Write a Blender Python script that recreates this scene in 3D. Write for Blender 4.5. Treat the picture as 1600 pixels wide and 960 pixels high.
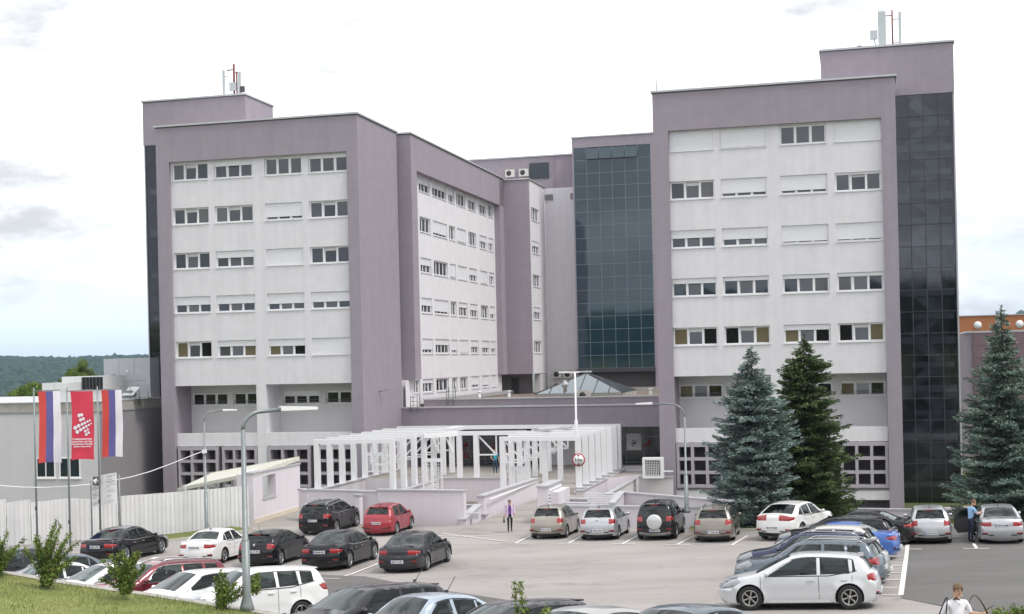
import bpy, bmesh, math, random
import numpy as np
from mathutils import Vector, Matrix
from mathutils.geometry import delaunay_2d_cdt
for o in list(bpy.data.objects): bpy.data.objects.remove(o)
SC = bpy.context.scene
COL = SC.collection
R = math.radians
rnd = random.Random(7)
# ---------------------------------------------------------------- camera
F, TH, HO = 2150.0, R(1.3), 85.0
cd = bpy.data.cameras.new('camera'); cam = bpy.data.objects.new('camera', cd); COL.objects.link(cam)
cd.sensor_width = 36; cd.lens = F/1600*36; cd.shift_y = HO/1600; cd.clip_end = 9000; cd.clip_start = 0.5
right = Vector((math.cos(TH), 0, -math.sin(TH))); up = Vector((math.sin(TH), 0, math.cos(TH)))
m = Matrix((right, up, Vector((0, -1, 0)))).transposed().to_4x4()
cam.matrix_world = m
SC.camera = cam
SC.cycles.diffuse_bounces = 6; SC.cycles.max_bounces = 10
SC.render.resolution_x = 1024; SC.render.resolution_y = 614
SC.view_settings.view_transform = 'Standard'; SC.view_settings.look = 'None'
SC.view_settings.exposure = 1.04; SC.view_settings.gamma = 1
# ---------------------------------------------------------------- daylight
SUN_EL, SUN_AZ = 58, 124      # degrees, azimuth clockwise from +Y (view direction): light from the right
w = bpy.data.worlds.new('World'); SC.world = w; w.use_nodes = True
nt = w.node_tree; N = nt.nodes; LK = nt.links; N.clear()
out = N.new('ShaderNodeOutputWorld'); bg = N.new('ShaderNodeBackground'); bg.inputs[1].default_value = 0.1
sky = N.new('ShaderNodeTexSky'); sky.sky_type = 'NISHITA'; sky.sun_disc = False
sky.sun_elevation = R(SUN_EL); sky.sun_rotation = R(SUN_AZ); sky.dust_density = 2.5
tc = N.new('ShaderNodeTexCoord'); mp = N.new('ShaderNodeMapping'); mp.inputs['Scale'].default_value = (1.6, 1.6, 4.2)
mp.inputs['Location'].default_value = (0.35, 0.1, 0.32)
LK.new(tc.outputs['Generated'], mp.inputs[0])
nz = N.new('ShaderNodeTexNoise'); nz.inputs['Scale'].default_value = 1.7; nz.inputs['Detail'].default_value = 7; nz.inputs['Roughness'].default_value = .52
LK.new(mp.outputs[0], nz.inputs['Vector'])
rp = N.new('ShaderNodeValToRGB'); rp.color_ramp.elements[0].position = .44; rp.color_ramp.elements[1].position = .56
LK.new(nz.outputs[0], rp.inputs[0])
nz2 = N.new('ShaderNodeTexNoise'); nz2.inputs['Scale'].default_value = 2.6; nz2.inputs['Detail'].default_value = 8; nz2.inputs['Roughness'].default_value = .6
LK.new(mp.outputs[0], nz2.inputs['Vector'])
rp2 = N.new('ShaderNodeValToRGB'); rp2.color_ramp.elements[0].position = .40; rp2.color_ramp.elements[1].position = .62
rp2.color_ramp.elements[0].color = (3.7, 3.8, 3.95, 1); rp2.color_ramp.elements[1].color = (9.2, 9.3, 9.6, 1)
LK.new(nz2.outputs[0], rp2.inputs[0])
mx = N.new('ShaderNodeMix'); mx.data_type = 'RGBA'
sx_ = N.new('ShaderNodeSeparateXYZ'); LK.new(tc.outputs['Generated'], sx_.inputs[0])
mk_ = N.new('ShaderNodeMapRange'); mk_.inputs[1].default_value = .045; mk_.inputs[2].default_value = .10; LK.new(sx_.outputs[2], mk_.inputs[0])
mm_ = N.new('ShaderNodeMath'); mm_.operation = 'MAXIMUM'; LK.new(rp.outputs[0], mm_.inputs[0]); LK.new(mk_.outputs[0], mm_.inputs[1]); LK.new(mm_.outputs[0], mx.inputs[0]); gp_ = N.new('ShaderNodeMix'); gp_.data_type = 'RGBA'; gp_.inputs[0].default_value = .8; gp_.inputs[7].default_value = (5.6, 6.3, 7.0, 1)
LK.new(sky.outputs[0], gp_.inputs[6]); LK.new(gp_.outputs[2], mx.inputs[6]); LK.new(rp2.outputs[0], mx.inputs[7])
LK.new(mx.outputs[2], bg.inputs[0]); LK.new(bg.outputs[0], out.inputs[0])
sd = bpy.data.lights.new('sun', 'SUN'); so = bpy.data.objects.new('sun', sd); COL.objects.link(so)
sd.energy = 1.1; sd.angle = R(16); sd.color = (1, .96, .9)
sv = Vector((math.sin(R(SUN_AZ))*math.cos(R(SUN_EL)), math.cos(R(SUN_AZ))*math.cos(R(SUN_EL)), math.sin(R(SUN_EL))))
so.rotation_euler = sv.to_track_quat('Z', 'Y').to_euler(); so.location = (60, 40, 60)
# ---------------------------------------------------------------- place geometry
PH = R(14.1)
U = (math.cos(PH), -math.sin(PH)); V = (math.sin(PH), math.cos(PH))
def ray(px, py):
    a = px-800; y = -(py-565)
    return ((a*math.cos(TH)+y*math.sin(TH))/F, 1.0, (y*math.cos(TH)-a*math.sin(TH))/F)
def at(px, py, D):
    r = ray(px, py); return Vector((r[0]*D, D, r[2]*D))
A = at(557.5, 178, 108)
def W(u, v, z): return Vector((A[0]+u*U[0]+v*V[0], A[1]+u*U[1]+v*V[1], z))
def uv(x, y): return ((x-A[0])*U[0]+(y-A[1])*U[1], (x-A[0])*V[0]+(y-A[1])*V[1])
def lerp(t, P):
    if t <= P[0][0]: return P[0][1]
    for (a, b), (c, d) in zip(P, P[1:]):
        if t <= c: return b+(d-b)*(t-a)/(c-a)
    return P[-1][1]
ZB = [(15, -5.1), (20, -5.6), (25, -6.0), (37.7, -7.15), (55, -8.25), (63, -8.5), (70, -8.7), (120, -8.75)]
def zg(x, y): return lerp(y, ZB)+.015*max(-26, min(26, x))
def ground(px, py, dz=0):
    r = ray(px, py); D = 16
    while D < 110:
        if r[2]*D <= zg(r[0]*D, D)+dz: break
        D += .02
    return Vector((r[0]*D, D, r[2]*D))
# ---------------------------------------------------------------- materials
MATS = {}
def mat(name, col, rough=.7, metal=0, spec=.5, bump=0, bscale=30, var=0, vscale=2.0, coat=0, ior=None, stains=0, alpha=None):
    if name in MATS: return MATS[name]
    m = bpy.data.materials.new(name); m.use_nodes = True; MATS[name] = m
    t = m.node_tree; b = t.nodes['Principled BSDF']
    b.inputs['Base Color'].default_value = (*col, 1); b.inputs['Roughness'].default_value = rough
    b.inputs['Metallic'].default_value = metal; b.inputs['Specular IOR Level'].default_value = spec
    if coat: b.inputs['Coat Weight'].default_value = coat; b.inputs['Coat Roughness'].default_value = .03
    if ior: b.inputs['IOR'].default_value = ior
    if var or bump or stains:
        c = t.nodes.new('ShaderNodeTexCoord')
    cur = None
    if var:
        n = t.nodes.new('ShaderNodeTexNoise'); n.inputs['Scale'].default_value = vscale; n.inputs['Detail'].default_value = 8; n.inputs['Roughness'].default_value = .65
        t.links.new(c.outputs['Object'], n.inputs['Vector'])
        r = t.nodes.new('ShaderNodeMapRange'); r.inputs[1].default_value = .3; r.inputs[2].default_value = .7; r.inputs[3].default_value = 1-var; r.inputs[4].default_value = 1+var
        t.links.new(n.outputs[0], r.inputs[0])
        v = t.nodes.new('ShaderNodeVectorMath'); v.operation = 'SCALE'; v.inputs[0].default_value = col
        t.links.new(r.outputs[0], v.inputs[3]); t.links.new(v.outputs[0], b.inputs['Base Color']); cur = v
    if stains:   # vertical weathering streaks
        mpn = t.nodes.new('ShaderNodeMapping'); mpn.inputs['Scale'].default_value = (2.2, 2.2, .09)
        t.links.new(c.outputs['Object'], mpn.inputs[0])
        n = t.nodes.new('ShaderNodeTexNoise'); n.inputs['Scale'].default_value = 1.0; n.inputs['Detail'].default_value = 6
        t.links.new(mpn.outputs[0], n.inputs['Vector'])
        r = t.nodes.new('ShaderNodeMapRange'); r.inputs[1].default_value = .35; r.inputs[2].default_value = .7; r.inputs[3].default_value = 1.0+stains*.4; r.inputs[4].default_value = 1-stains
        t.links.new(n.outputs[0], r.inputs[0])
        v = t.nodes.new('ShaderNodeVectorMath'); v.operation = 'SCALE'; v.inputs[0].default_value = col
        if cur: t.links.new(cur.outputs[0], v.inputs[0])
        t.links.new(r.outputs[0], v.inputs[3]); t.links.new(v.outputs[0], b.inputs['Base Color'])
    if bump:
        n = t.nodes.new('ShaderNodeTexNoise'); n.inputs['Scale'].default_value = bscale; n.inputs['Detail'].default_value = 5
        t.links.new(c.outputs['Object'], n.inputs['Vector'])
        bp = t.nodes.new('ShaderNodeBump'); bp.inputs['Strength'].default_value = bump; bp.inputs['Distance'].default_value = .02
        t.links.new(n.outputs[0], bp.inputs['Height']); t.links.new(bp.outputs[0], b.inputs['Normal'])
    return m
mauve = mat('mauve_render', (.332, .294, .338), .9, spec=.2, var=.055, vscale=.9, stains=.045, bump=.25, bscale=40)
white = mat('pale_render', (.735, .72, .75), .9, spec=.2, var=.04, vscale=1.1, stains=.045, bump=.25, bscale=40)
beige = mat('recess_render', (.63, .615, .63), .9, spec=.2, var=.04, vscale=.6)
lilac = mat('lilac_wall_render', (.68, .64, .675), .9, spec=.2, var=.03, vscale=.8, stains=.04, bump=.2)
coping = mat('coping_metal', (.52, .52, .54), .45, metal=.3, var=.08, vscale=1.5)
copdark = mat('coping_shadow_and_door', (.1, .1, .11), .7)  # shadow under the copings put in as dark colour; also colours one door
concrete = mat('concrete', (.38, .36, .33), .9, var=.14, vscale=2, bump=.3, stains=.1)
gravel = mat('roof_gravel', (.19, .15, .12), .95, var=.3, vscale=3, bump=.9, bscale=20)
pvc = mat('white_window_frame', (.82, .82, .84), .35)
shut = mat('white_roller_shutter', (.8, .8, .83), .5, var=.02)
glass = mat('window_glass', (.02, .03, .042), .03, ior=1.75)
glass2 = mat('window_glass_clear', (.014, .013, .012), .03, ior=1.6)
curt = mat('beige_curtain_glass', (.17, .14, .085), .08, ior=1.55)
curtg = mat('grey_curtain_glass', (.09, .09, .092), .07, ior=1.65)
bluegl = mat('blue_mirror_glass', (.018, .042, .062), .035, ior=1.8, metal=0)
darkgl = mat('dark_panel_glass', (.028, .03, .034), .09, ior=1.85)
darkmet = mat('dark_mullion', (.07, .075, .085), .4, metal=.4)
lightmul = mat('light_mullion', (.2, .23, .27), .4, metal=.3)
steel = mat('galvanised_steel', (.24, .265, .27), .5, metal=.5, var=.12, vscale=6)
wpaint = mat('white_steel_paint', (.84, .84, .86), .4, var=.02)
blackm = mat('black_void', (.012, .012, .013), .8)
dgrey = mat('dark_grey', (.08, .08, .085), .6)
grey = mat('mid_grey', (.3, .3, .31), .6)
bark = mat('bark', (.07, .055, .04), .95, var=.3, vscale=10)
lin_stair = mat('pale_stair', (.58, .58, .59), .8)

def smoked_glass():
    m = bpy.data.materials.new('smoked_glass'); m.use_nodes = True; t = m.node_tree; N_ = t.nodes; N_.clear()
    o = N_.new('ShaderNodeOutputMaterial'); mx_ = N_.new('ShaderNodeMixShader'); tr = N_.new('ShaderNodeBsdfTransparent'); gl = N_.new('ShaderNodeBsdfGlossy'); fr = N_.new('ShaderNodeFresnel')
    tr.inputs[0].default_value = (.66, .67, .70, 1); gl.inputs['Roughness'].default_value = .05; gl.inputs[0].default_value = (.9, .95, 1, 1); fr.inputs[0].default_value = 1.6
    t.links.new(fr.outputs[0], mx_.inputs[0]); t.links.new(tr.outputs[0], mx_.inputs[1]); t.links.new(gl.outputs[0], mx_.inputs[2]); t.links.new(mx_.outputs[0], o.inputs[0]); return m
smoked = smoked_glass()
# ---------------------------------------------------------------- mesh helpers
class MB:
    def __init__(s, org=(0, 0, 0)):
        s.v = []; s.f = []; s.mi = []; s.o = Vector(org); s.m = 0; s.sm = []; s.smooth = False
    def add(s, vs, fs):
        b = len(s.v); s.v += [Vector(p)-s.o for p in vs]
        for f in fs: s.f.append([i+b for i in f]); s.mi.append(s.m); s.sm.append(s.smooth)
    def box(s, x0, x1, y0, y1, z0, z1):
        s.add([(x0,y0,z0),(x1,y0,z0),(x1,y1,z0),(x0,y1,z0),(x0,y0,z1),(x1,y0,z1),(x1,y1,z1),(x0,y1,z1)],
              [(3,2,1,0),(4,5,6,7),(0,1,5,4),(1,2,6,5),(2,3,7,6),(3,0,4,7)])
    def bar(s, a, b, w, h=None, upv=(0,0,1)):
        a = Vector(a); b = Vector(b); h = h or w; d = (b-a).normalized(); u = Vector(upv)
        if abs(d.dot(u)) > .98: u = Vector((0, 1, 0))
        x = d.cross(u).normalized()*w/2; y = x.cross(d).normalized()*h/2
        s.add([a-x-y, a+x-y, a+x+y, a-x+y, b-x-y, b+x-y, b+x+y, b-x+y],
              [(3,2,1,0),(4,5,6,7),(0,1,5,4),(1,2,6,5),(2,3,7,6),(3,0,4,7)])
    def tube(s, pts, rad, n=8, cap=True):
        pts = [Vector(p) for p in pts]; rs = rad if isinstance(rad, (list, tuple)) else [rad]*len(pts)
        ref = Vector((.31, .17, .93)) if len(pts) < 2 or abs((pts[1]-pts[0]).normalized().z) < .9 else Vector((1, .1, 0))
        vs = []; fs = []
        for i, p in enumerate(pts):
            d = (pts[min(i+1, len(pts)-1)]-pts[max(i-1, 0)]).normalized()
            x = d.cross(ref)
            if x.length < .01: x = d.cross(Vector((1, 0, 0)))
            x.normalize(); y = d.cross(x)
            for k in range(n):
                a = 2*math.pi*k/n; vs.append(p+(x*math.cos(a)+y*math.sin(a))*rs[i])
        for i in range(len(pts)-1):
            for k in range(n): fs.append((i*n+k, i*n+(k+1)%n, (i+1)*n+(k+1)%n, (i+1)*n+k))
        if cap: fs.append(tuple(range(n))[::-1]); fs.append(tuple((len(pts)-1)*n+k for k in range(n)))
        sm = s.smooth; s.smooth = True; s.add(vs, fs); s.smooth = sm
    def lathe(s, prof, n=16, c=(0,0,0), axis='z'):
        vs = []; fs = []
        for r, h in prof:
            for k in range(n):
                a = 2*math.pi*k/n; p = (r*math.cos(a), r*math.sin(a), h)
                if axis == 'y': p = (p[0], p[2], p[1])
                vs.append(Vector(p)+Vector(c))
        for i in range(len(prof)-1):
            for k in range(n): fs.append((i*n+k, i*n+(k+1)%n, (i+1)*n+(k+1)%n, (i+1)*n+k))
        s.smooth = True; s.add(vs, fs); s.smooth = False
    def mesh(s, name, mats):
        me = bpy.data.meshes.new(name); me.from_pydata([tuple(p) for p in s.v], [], s.f)
        for mm in (mats if isinstance(mats, (list, tuple)) else [mats]): me.materials.append(mm)
        me.polygons.foreach_set('material_index', s.mi); me.polygons.foreach_set('use_smooth', s.sm); me.update()
        return me
    def build(s, name, mats, parent=None, **k):
        return link(name, s.mesh(name, mats), parent, **k)
def link(name, me, parent=None, loc=None, rz=None, kind=None, label=None, cat=None, group=None):
    o = bpy.data.objects.new(name, me); COL.objects.link(o)
    if parent is not None: o.parent = parent
    if loc is not None: o.location = loc
    if rz is not None: o.rotation_euler = (0, 0, rz)
    if kind: o['kind'] = kind
    if label: o['label'] = label
    if cat: o['category'] = cat
    if group: o['group'] = group
    return o
def thing(name, label, cat, loc=(0,0,0), rz=0, group=None):
    return link(name, None, None, loc, rz, None, label, cat, group)
def grid_mesh(name, xs, ys, zf, m):
    vs = [(x, y, zf(x, y)) for y in ys for x in xs]; nx = len(xs)
    fs = [(j*nx+i, j*nx+i+1, (j+1)*nx+i+1, (j+1)*nx+i) for j in range(len(ys)-1) for i in range(nx-1)]
    me = bpy.data.meshes.new(name); me.from_pydata(vs, [], fs); me.materials.append(m)
    me.polygons.foreach_set('use_smooth', [True]*len(fs)); return me
def np_mesh(name, v, f, m, smooth=False):
    me = bpy.data.meshes.new(name); n = f.shape[1]
    me.vertices.add(len(v)); me.vertices.foreach_set('co', v.astype(np.float32).ravel())
    me.loops.add(f.size); me.loops.foreach_set('vertex_index', f.astype(np.int32).ravel())
    me.polygons.add(len(f)); me.polygons.foreach_set('loop_start', np.arange(0, f.size, n, dtype=np.int32))
    me.polygons.foreach_set('loop_total', np.full(len(f), n, dtype=np.int32))
    if smooth: me.polygons.foreach_set('use_smooth', np.ones(len(f), bool))
    for mm in (m if isinstance(m, list) else [m]): me.materials.append(mm)
    me.update(calc_edges=True); return me
def text_mesh(s, size, m, name='lettering', depth=.004, bold=.0):
    c = bpy.data.curves.new('t', 'FONT'); c.body = s; c.size = size; c.extrude = depth; c.align_x = 'CENTER'; c.align_y = 'CENTER'; c.offset = bold
    c.resolution_u = 2
    o = bpy.data.objects.new('t', c); COL.objects.link(o)
    bpy.context.view_layer.update()
    me = bpy.data.meshes.new_from_object(o.evaluated_get(bpy.context.evaluated_depsgraph_get()))
    me.name = name; bpy.data.objects.remove(o)
    me.materials.clear(); me.materials.append(m)
    me.transform(Matrix.Rotation(R(90), 4, 'X'))     # stands up, faces -Y
    return me
# ================================================================ SETTING: ground
def ground_mat(name, c1, c2, scale, bump=.5, spots=None):
    m = bpy.data.materials.new(name); m.use_nodes = True; t = m.node_tree; b = t.nodes['Principled BSDF']
    b.inputs['Roughness'].default_value = .92; b.inputs['Specular IOR Level'].default_value = .25
    c = t.nodes.new('ShaderNodeTexCoord')
    mp = t.nodes.new('ShaderNodeMapping'); mp.inputs['Scale'].default_value = (.45, 1.0, 1); t.links.new(c.outputs['Object'], mp.inputs[0])
    n1 = t.nodes.new('ShaderNodeTexNoise'); n1.inputs['Scale'].default_value = scale; n1.inputs['Detail'].default_value = 10; n1.inputs['Roughness'].default_value = .62
    t.links.new(mp.outputs[0], n1.inputs['Vector'])
    n2 = t.nodes.new('ShaderNodeTexNoise'); n2.inputs['Scale'].default_value = 45; n2.inputs['Detail'].default_value = 4
    t.links.new(c.outputs['Object'], n2.inputs['Vector'])
    r1 = t.nodes.new('ShaderNodeValToRGB'); r1.color_ramp.elements[0].position = .33; r1.color_ramp.elements[1].position = .68
    r1.color_ramp.elements[0].color = (*c1, 1); r1.color_ramp.elements[1].color = (*c2, 1)
    t.links.new(n1.outputs[0], r1.inputs[0])
    mr = t.nodes.new('ShaderNodeMapRange'); mr.inputs[1].default_value = .3; mr.inputs[2].default_value = .7; mr.inputs[3].default_value = .86; mr.inputs[4].default_value = 1.12
    t.links.new(n2.outputs[0], mr.inputs[0])
    v = t.nodes.new('ShaderNodeVectorMath'); v.operation = 'SCALE'; t.links.new(r1.outputs[0], v.inputs[0]); t.links.new(mr.outputs[0], v.inputs[3])
    last = v.outputs[0]
    if spots:   # cracks and oil stains
        vo = t.nodes.new('ShaderNodeTexVoronoi'); vo.feature = 'DISTANCE_TO_EDGE'; vo.inputs['Scale'].default_value = .11
        nw = t.nodes.new('ShaderNodeTexNoise'); nw.inputs['Scale'].default_value = .8; nw.inputs['Detail'].default_value = 6
        t.links.new(c.outputs['Object'], nw.inputs['Vector'])
        ad = t.nodes.new('ShaderNodeVectorMath'); ad.operation = 'MULTIPLY_ADD'; ad.inputs[1].default_value = (4, 4, 0)
        t.links.new(nw.outputs['Color'], ad.inputs[0]); t.links.new(c.outputs['Object'], ad.inputs[2]); t.links.new(ad.outputs[0], vo.inputs['Vector'])
        cr = t.nodes.new('ShaderNodeMapRange'); cr.inputs[1].default_value = .0; cr.inputs[2].default_value = .006; cr.inputs[3].default_value = .72; cr.inputs[4].default_value = 1
        t.links.new(vo.outputs[0], cr.inputs[0])
        n3 = t.nodes.new('ShaderNodeTexNoise'); n3.inputs['Scale'].default_value = .35; n3.inputs['Detail'].default_value = 9; n3.inputs['Roughness'].default_value = .7
        t.links.new(c.outputs['Object'], n3.inputs['Vector'])
        sr = t.nodes.new('ShaderNodeMapRange'); sr.inputs[1].default_value = .56; sr.inputs[2].default_value = .72; sr.inputs[3].default_value = 1; sr.inputs[4].default_value = .66
        t.links.new(n3.outputs[0], sr.inputs[0])
        mu = t.nodes.new('ShaderNodeMath'); mu.operation = 'MULTIPLY'; t.links.new(cr.outputs[0], mu.inputs[0]); t.links.new(sr.outputs[0], mu.inputs[1])
        v2 = t.nodes.new('ShaderNodeVectorMath'); v2.operation = 'SCALE'; t.links.new(last, v2.inputs[0]); t.links.new(mu.outputs[0], v2.inputs[3]); last = v2.outputs[0]
    t.links.new(last, b.inputs['Base Color'])
    bp = t.nodes.new('ShaderNodeBump'); bp.inputs['Strength'].default_value = bump; bp.inputs['Distance'].default_value = .02
    t.links.new(n2.outputs[0], bp.inputs['Height']); t.links.new(bp.outputs[0], b.inputs['Normal'])
    return m
lot_m = ground_mat('pale_worn_asphalt', (.30, .278, .266), (.375, .35, .336), .28, spots=True)
dark_m = ground_mat('dark_asphalt', (.125, .122, .118), (.165, .16, .155), .4)
grass_m = ground_mat('dry_grass', (.15, .19, .055), (.27, .28, .10), .9, 1.0)
verge_m = ground_mat('green_grass', (.10, .13, .035), (.19, .19, .06), 1.2, 1.0)
earth_m = ground_mat('valley_floor', (.07, .10, .035), (.13, .14, .06), .03, 1.0)
yard_m = ground_mat('yard_paving', (.26, .24, .22), (.36, .34, .31), .5)
kerb_m = mat('kerb_stone', (.42, .40, .37), .9, var=.12, vscale=3, bump=.4)
paint_m = mat('road_paint', (.72, .70, .67), .8, var=.12, vscale=5, bump=.2)
def lin(a, b, n): return [a+(b-a)*i/(n-1) for i in range(n)]
# far land: one sheet to the horizon, below everything
def z_far(x, y):
    d = math.hypot(x, y)
    if y < 18:                           # slope behind the camera
        return -1.75 if d < 6 else lerp(-y, [(-18, -6.6), (-6, -3.2), (0, -1.75), (10, -1.2), (25, 0.5), (60, 6), (120, 14), (400, 26), (5000, 30)])
    if 18 <= y < 74: return min(zg(x, y)-.9, -6.4)
    return lerp(d, [(74, -11.2), (200, -11.6), (330, -20), (600, -42), (5000, -60)])
ys = [-4800, -2000, -800, -400, -200, -120, -80, -60, -40, -30, -20, -12, -6, -3, 0, 3, 6, 10, 14, 18, 24, 40, 60, 73.9, 74, 110, 160, 200, 260, 330, 450, 600, 900, 1500, 3000, 7000]
xs = [-5000, -2400, -1200, -600, -300, -160, -90, -60, -40, -25, -15, -8, -4, 0, 4, 8, 15, 25, 40, 60, 90, 160, 300, 600, 1200, 2400, 5000]
link('ground', grid_mesh('ground', xs, ys, z_far, earth_m), kind='structure')
# car park sheets
lot = link('car_park', grid_mesh('car_park', lin(-60, 60, 81), lin(18, 74, 75), zg, lot_m), kind='structure')
def drape(name, poly_px, m, dz, kind='structure', n=1):
    """polygon given on the ground as pixel-free plan points, draped on the car park"""
    pts = [Vector((p[0], p[1])) for p in poly_px]
    mn = [min(p[i] for p in pts) for i in (0, 1)]; mx_ = [max(p[i] for p in pts) for i in (0, 1)]
    V2 = list(pts); E = [(i, (i+1) % len(pts)) for i in range(len(pts))]
    # densify edges
    P2 = []
    for i, p in enumerate(pts):
        q = pts[(i+1) % len(pts)]; k = max(1, int((q-p).length/1.2))
        P2 += [p+(q-p)*j/k for j in range(k)]
    E = [(i, (i+1) % len(P2)) for i in range(len(P2))]; V2 = list(P2)
    def inside(x, y):
        c = False
        for i in range(len(pts)):
            a, b = pts[i], pts[i-1]
            if (a.y > y) != (b.y > y) and x < (b.x-a.x)*(y-a.y)/(b.y-a.y)+a.x: c = not c
        return c
    x = mn[0]
    while x < mx_[0]:
        y = mn[1]
        while y < mx_[1]:
            if inside(x, y): V2.append(Vector((x, y)))
            y += 1.3
        x += 1.3
    r = delaunay_2d_cdt(V2, E, [], 1, 1e-4)
    me = bpy.data.meshes.new(name); me.from_pydata([(p.x, p.y, zg(p.x, p.y)+dz) for p in r[0]], [], [f for f in r[2]])
    me.materials.append(m); return link(name, me, kind=kind)
G = lambda px, py: tuple(ground(px, py)[:2])
# darker asphalt: right bay and the strip by the bank
b0 = G(1408, 935); b1 = G(1420, 849); b2 = G(1600, 849)
drape('dark_asphalt', [b0, b1, (b1[0]+.9, 66.2), (56, 57), (56, 28), (21, 24), (13.5, 29.5)], dark_m, .012)
drape('asphalt_strip', [G(380, 912), G(470, 897), G(570, 901), G(635, 914), G(700, 924), G(785, 937), G(900, 950), (5, 28), (-8, 26.5)], dark_m, .012)
# painted marks
marks = MB()
def stripe(p, q, wd=.12):
    p = Vector(p[:2]); q = Vector(q[:2]); d = (q-p); L = d.length; d /= L; nrm = Vector((-d.y, d.x))*wd/2; k = max(1, int(L/.8))
    for i in range(k):
        a = p+d*L*i/k; b = p+d*L*(i+1)/k
        marks.add([(*c, zg(c[0], c[1])+.024) for c in (a-nrm, b-nrm, b+nrm, a+nrm)], [(0, 1, 2, 3)])
def mk(a, b, wd=.12): stripe(G(*a), G(*b), wd)
for a, b in [((805,850),(829,838)),((888,850),(910,838)),((972,851),(996,838)),((1058,852),(1085,838)),((1143,853),(1168,838)),
             ((782,850),(824,850)),((872,850),(906,850)),((956,851),(992,851)),((1040,852),(1078,852)),((1126,853),(1164,853)),
             ((692,850),(805,850)),((692,834),(790,847)),((690,842),(822,834)),((1216,851),(1240,838)),
             ((539,901),(600,878)),((460,904),(532,905)),((460,898),(478,890)),((365,896),(385,886)),((520,884),(560,870)),
             ((1505,858),(1546,858)),((1526,858),(1521,850)),((1418,859),(1440,859)),((250,846),(440,833)),((660,838),(740,838))]: mk(a, b)
mk((1407.5,931), (1418,852), .16)
for y, xl in [(931,1378),(920,1382),(907,1384),(896,1388),(885,1390),(875,1392),(858,1405)]: mk((xl, y), (1409+(931-y)*.12, y+.5), .12)
marks.build('painted_markings', paint_m, kind='structure')
# grass bank towards the camera with its low retaining wall
BE = [(-60, 44), (-24, 36), (-11.9, 32), (-8.2, 30.3), (-5.2, 28.0), (-1.5, 24.0), (3, 20.6), (8, 18.5), (10, 17.0), (10.5, 14), (11, 8)]
def zbank(x, y):
    e = lerp(x, BE); d = max(0, e-y)
    return lerp(x, [(-60, -5.0), (-12, -4.66), (-10.3, -4.83), (-8.2, -4.97), (-5.2, -5.02), (-1.5, -5.05), (3, -5.2), (10.5, -5.3)])+.028*d+.0022*d*d+.05*math.sin(x*1.3+y)*min(1, d)
bx = [-60+i*1.0 for i in range(37)]+[-24+i*.5 for i in range(69)]
vs = []; nb = 24
for x in bx:
    e = lerp(x, BE) if x < 10.4 else 8
    for j in range(nb): y = e+(0-e)*(j/(nb-1))**1.5; vs.append((x, y, max(min(zbank(x, y), -1.75 if y > 2 else -1.7), -7)))
fs = [(i*nb+j, i*nb+j+1, (i+1)*nb+j+1, (i+1)*nb+j) for i in range(len(bx)-1) for j in range(nb-1)]
me = bpy.data.meshes.new('grass_bank'); me.from_pydata(vs, [], fs); me.materials.append(grass_m); link('grass_bank', me, kind='structure')
rw = thing('retaining_wall', 'low pale concrete retaining wall along the edge of the grass bank', 'wall', (BE[2][0], BE[2][1], 0))
segs = [(Vector(BE[i]), Vector(BE[i+1])) for i in range(len(BE)-2)]
for a, b in segs:
    n = max(1, int((b-a).length/2.0))
    for k in range(n):
        p = a+(b-a)*k/n; q = a+(b-a)*((k+1)/n)-(b-a).normalized()*.015; d = (q-p).normalized(); nn = Vector((-d.y, d.x))
        w_ = MB((BE[2][0], BE[2][1], 0)); za, zb = zbank(p.x, p.y), zbank(q.x, q.y)
        P = [p-nn*.04, q-nn*.04, q+nn*.22, p+nn*.22]; tz = [za+.02, zb+.02, zb+.02, za+.02]
        w_.add([(*c, zg(c.x, c.y)-.3) for c in P]+[(*c, t) for c, t in zip(P, tz)], [(3,2,1,0),(4,5,6,7),(0,1,5,4),(1,2,6,5),(2,3,7,6),(3,0,4,7)])
        w_.build('concrete_block', concrete, rw)
# grass blades on the bank (uncountable)
r_ = np.random.RandomState(3); nbl = 42000
gx = r_.uniform(-16, 5, nbl); gy = np.array([lerp(x, BE) for x in gx])-.05-r_.uniform(0, 1, nbl)**1.4*9
gz = np.array([zbank(x, y) for x, y in zip(gx, gy)])
hh = r_.uniform(.015, .06, nbl)*(1+.8*np.sin(gx*1.7+gy*.9)**2); an = r_.uniform(0, 6.28, nbl); lx, ly = r_.normal(0, .03, nbl), r_.normal(0, .03, nbl)
vv = np.empty((nbl, 3, 3)); cw = .008
vv[:, 0] = np.stack([gx-cw*np.cos(an), gy-cw*np.sin(an), gz-.01], 1); vv[:, 1] = np.stack([gx+cw*np.cos(an), gy+cw*np.sin(an), gz-.01], 1)
vv[:, 2] = np.stack([gx+lx, gy+ly, gz+hh], 1)
blade_m = mat('grass_blade', (.20, .235, .065), .8, var=.35, vscale=.8)
link('grass', np_mesh('grass', vv.reshape(-1, 3), np.arange(nbl*3).reshape(-1, 3), blade_m), kind='stuff', label='short dry yellow green grass growing on the bank in front', cat='grass')
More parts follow.
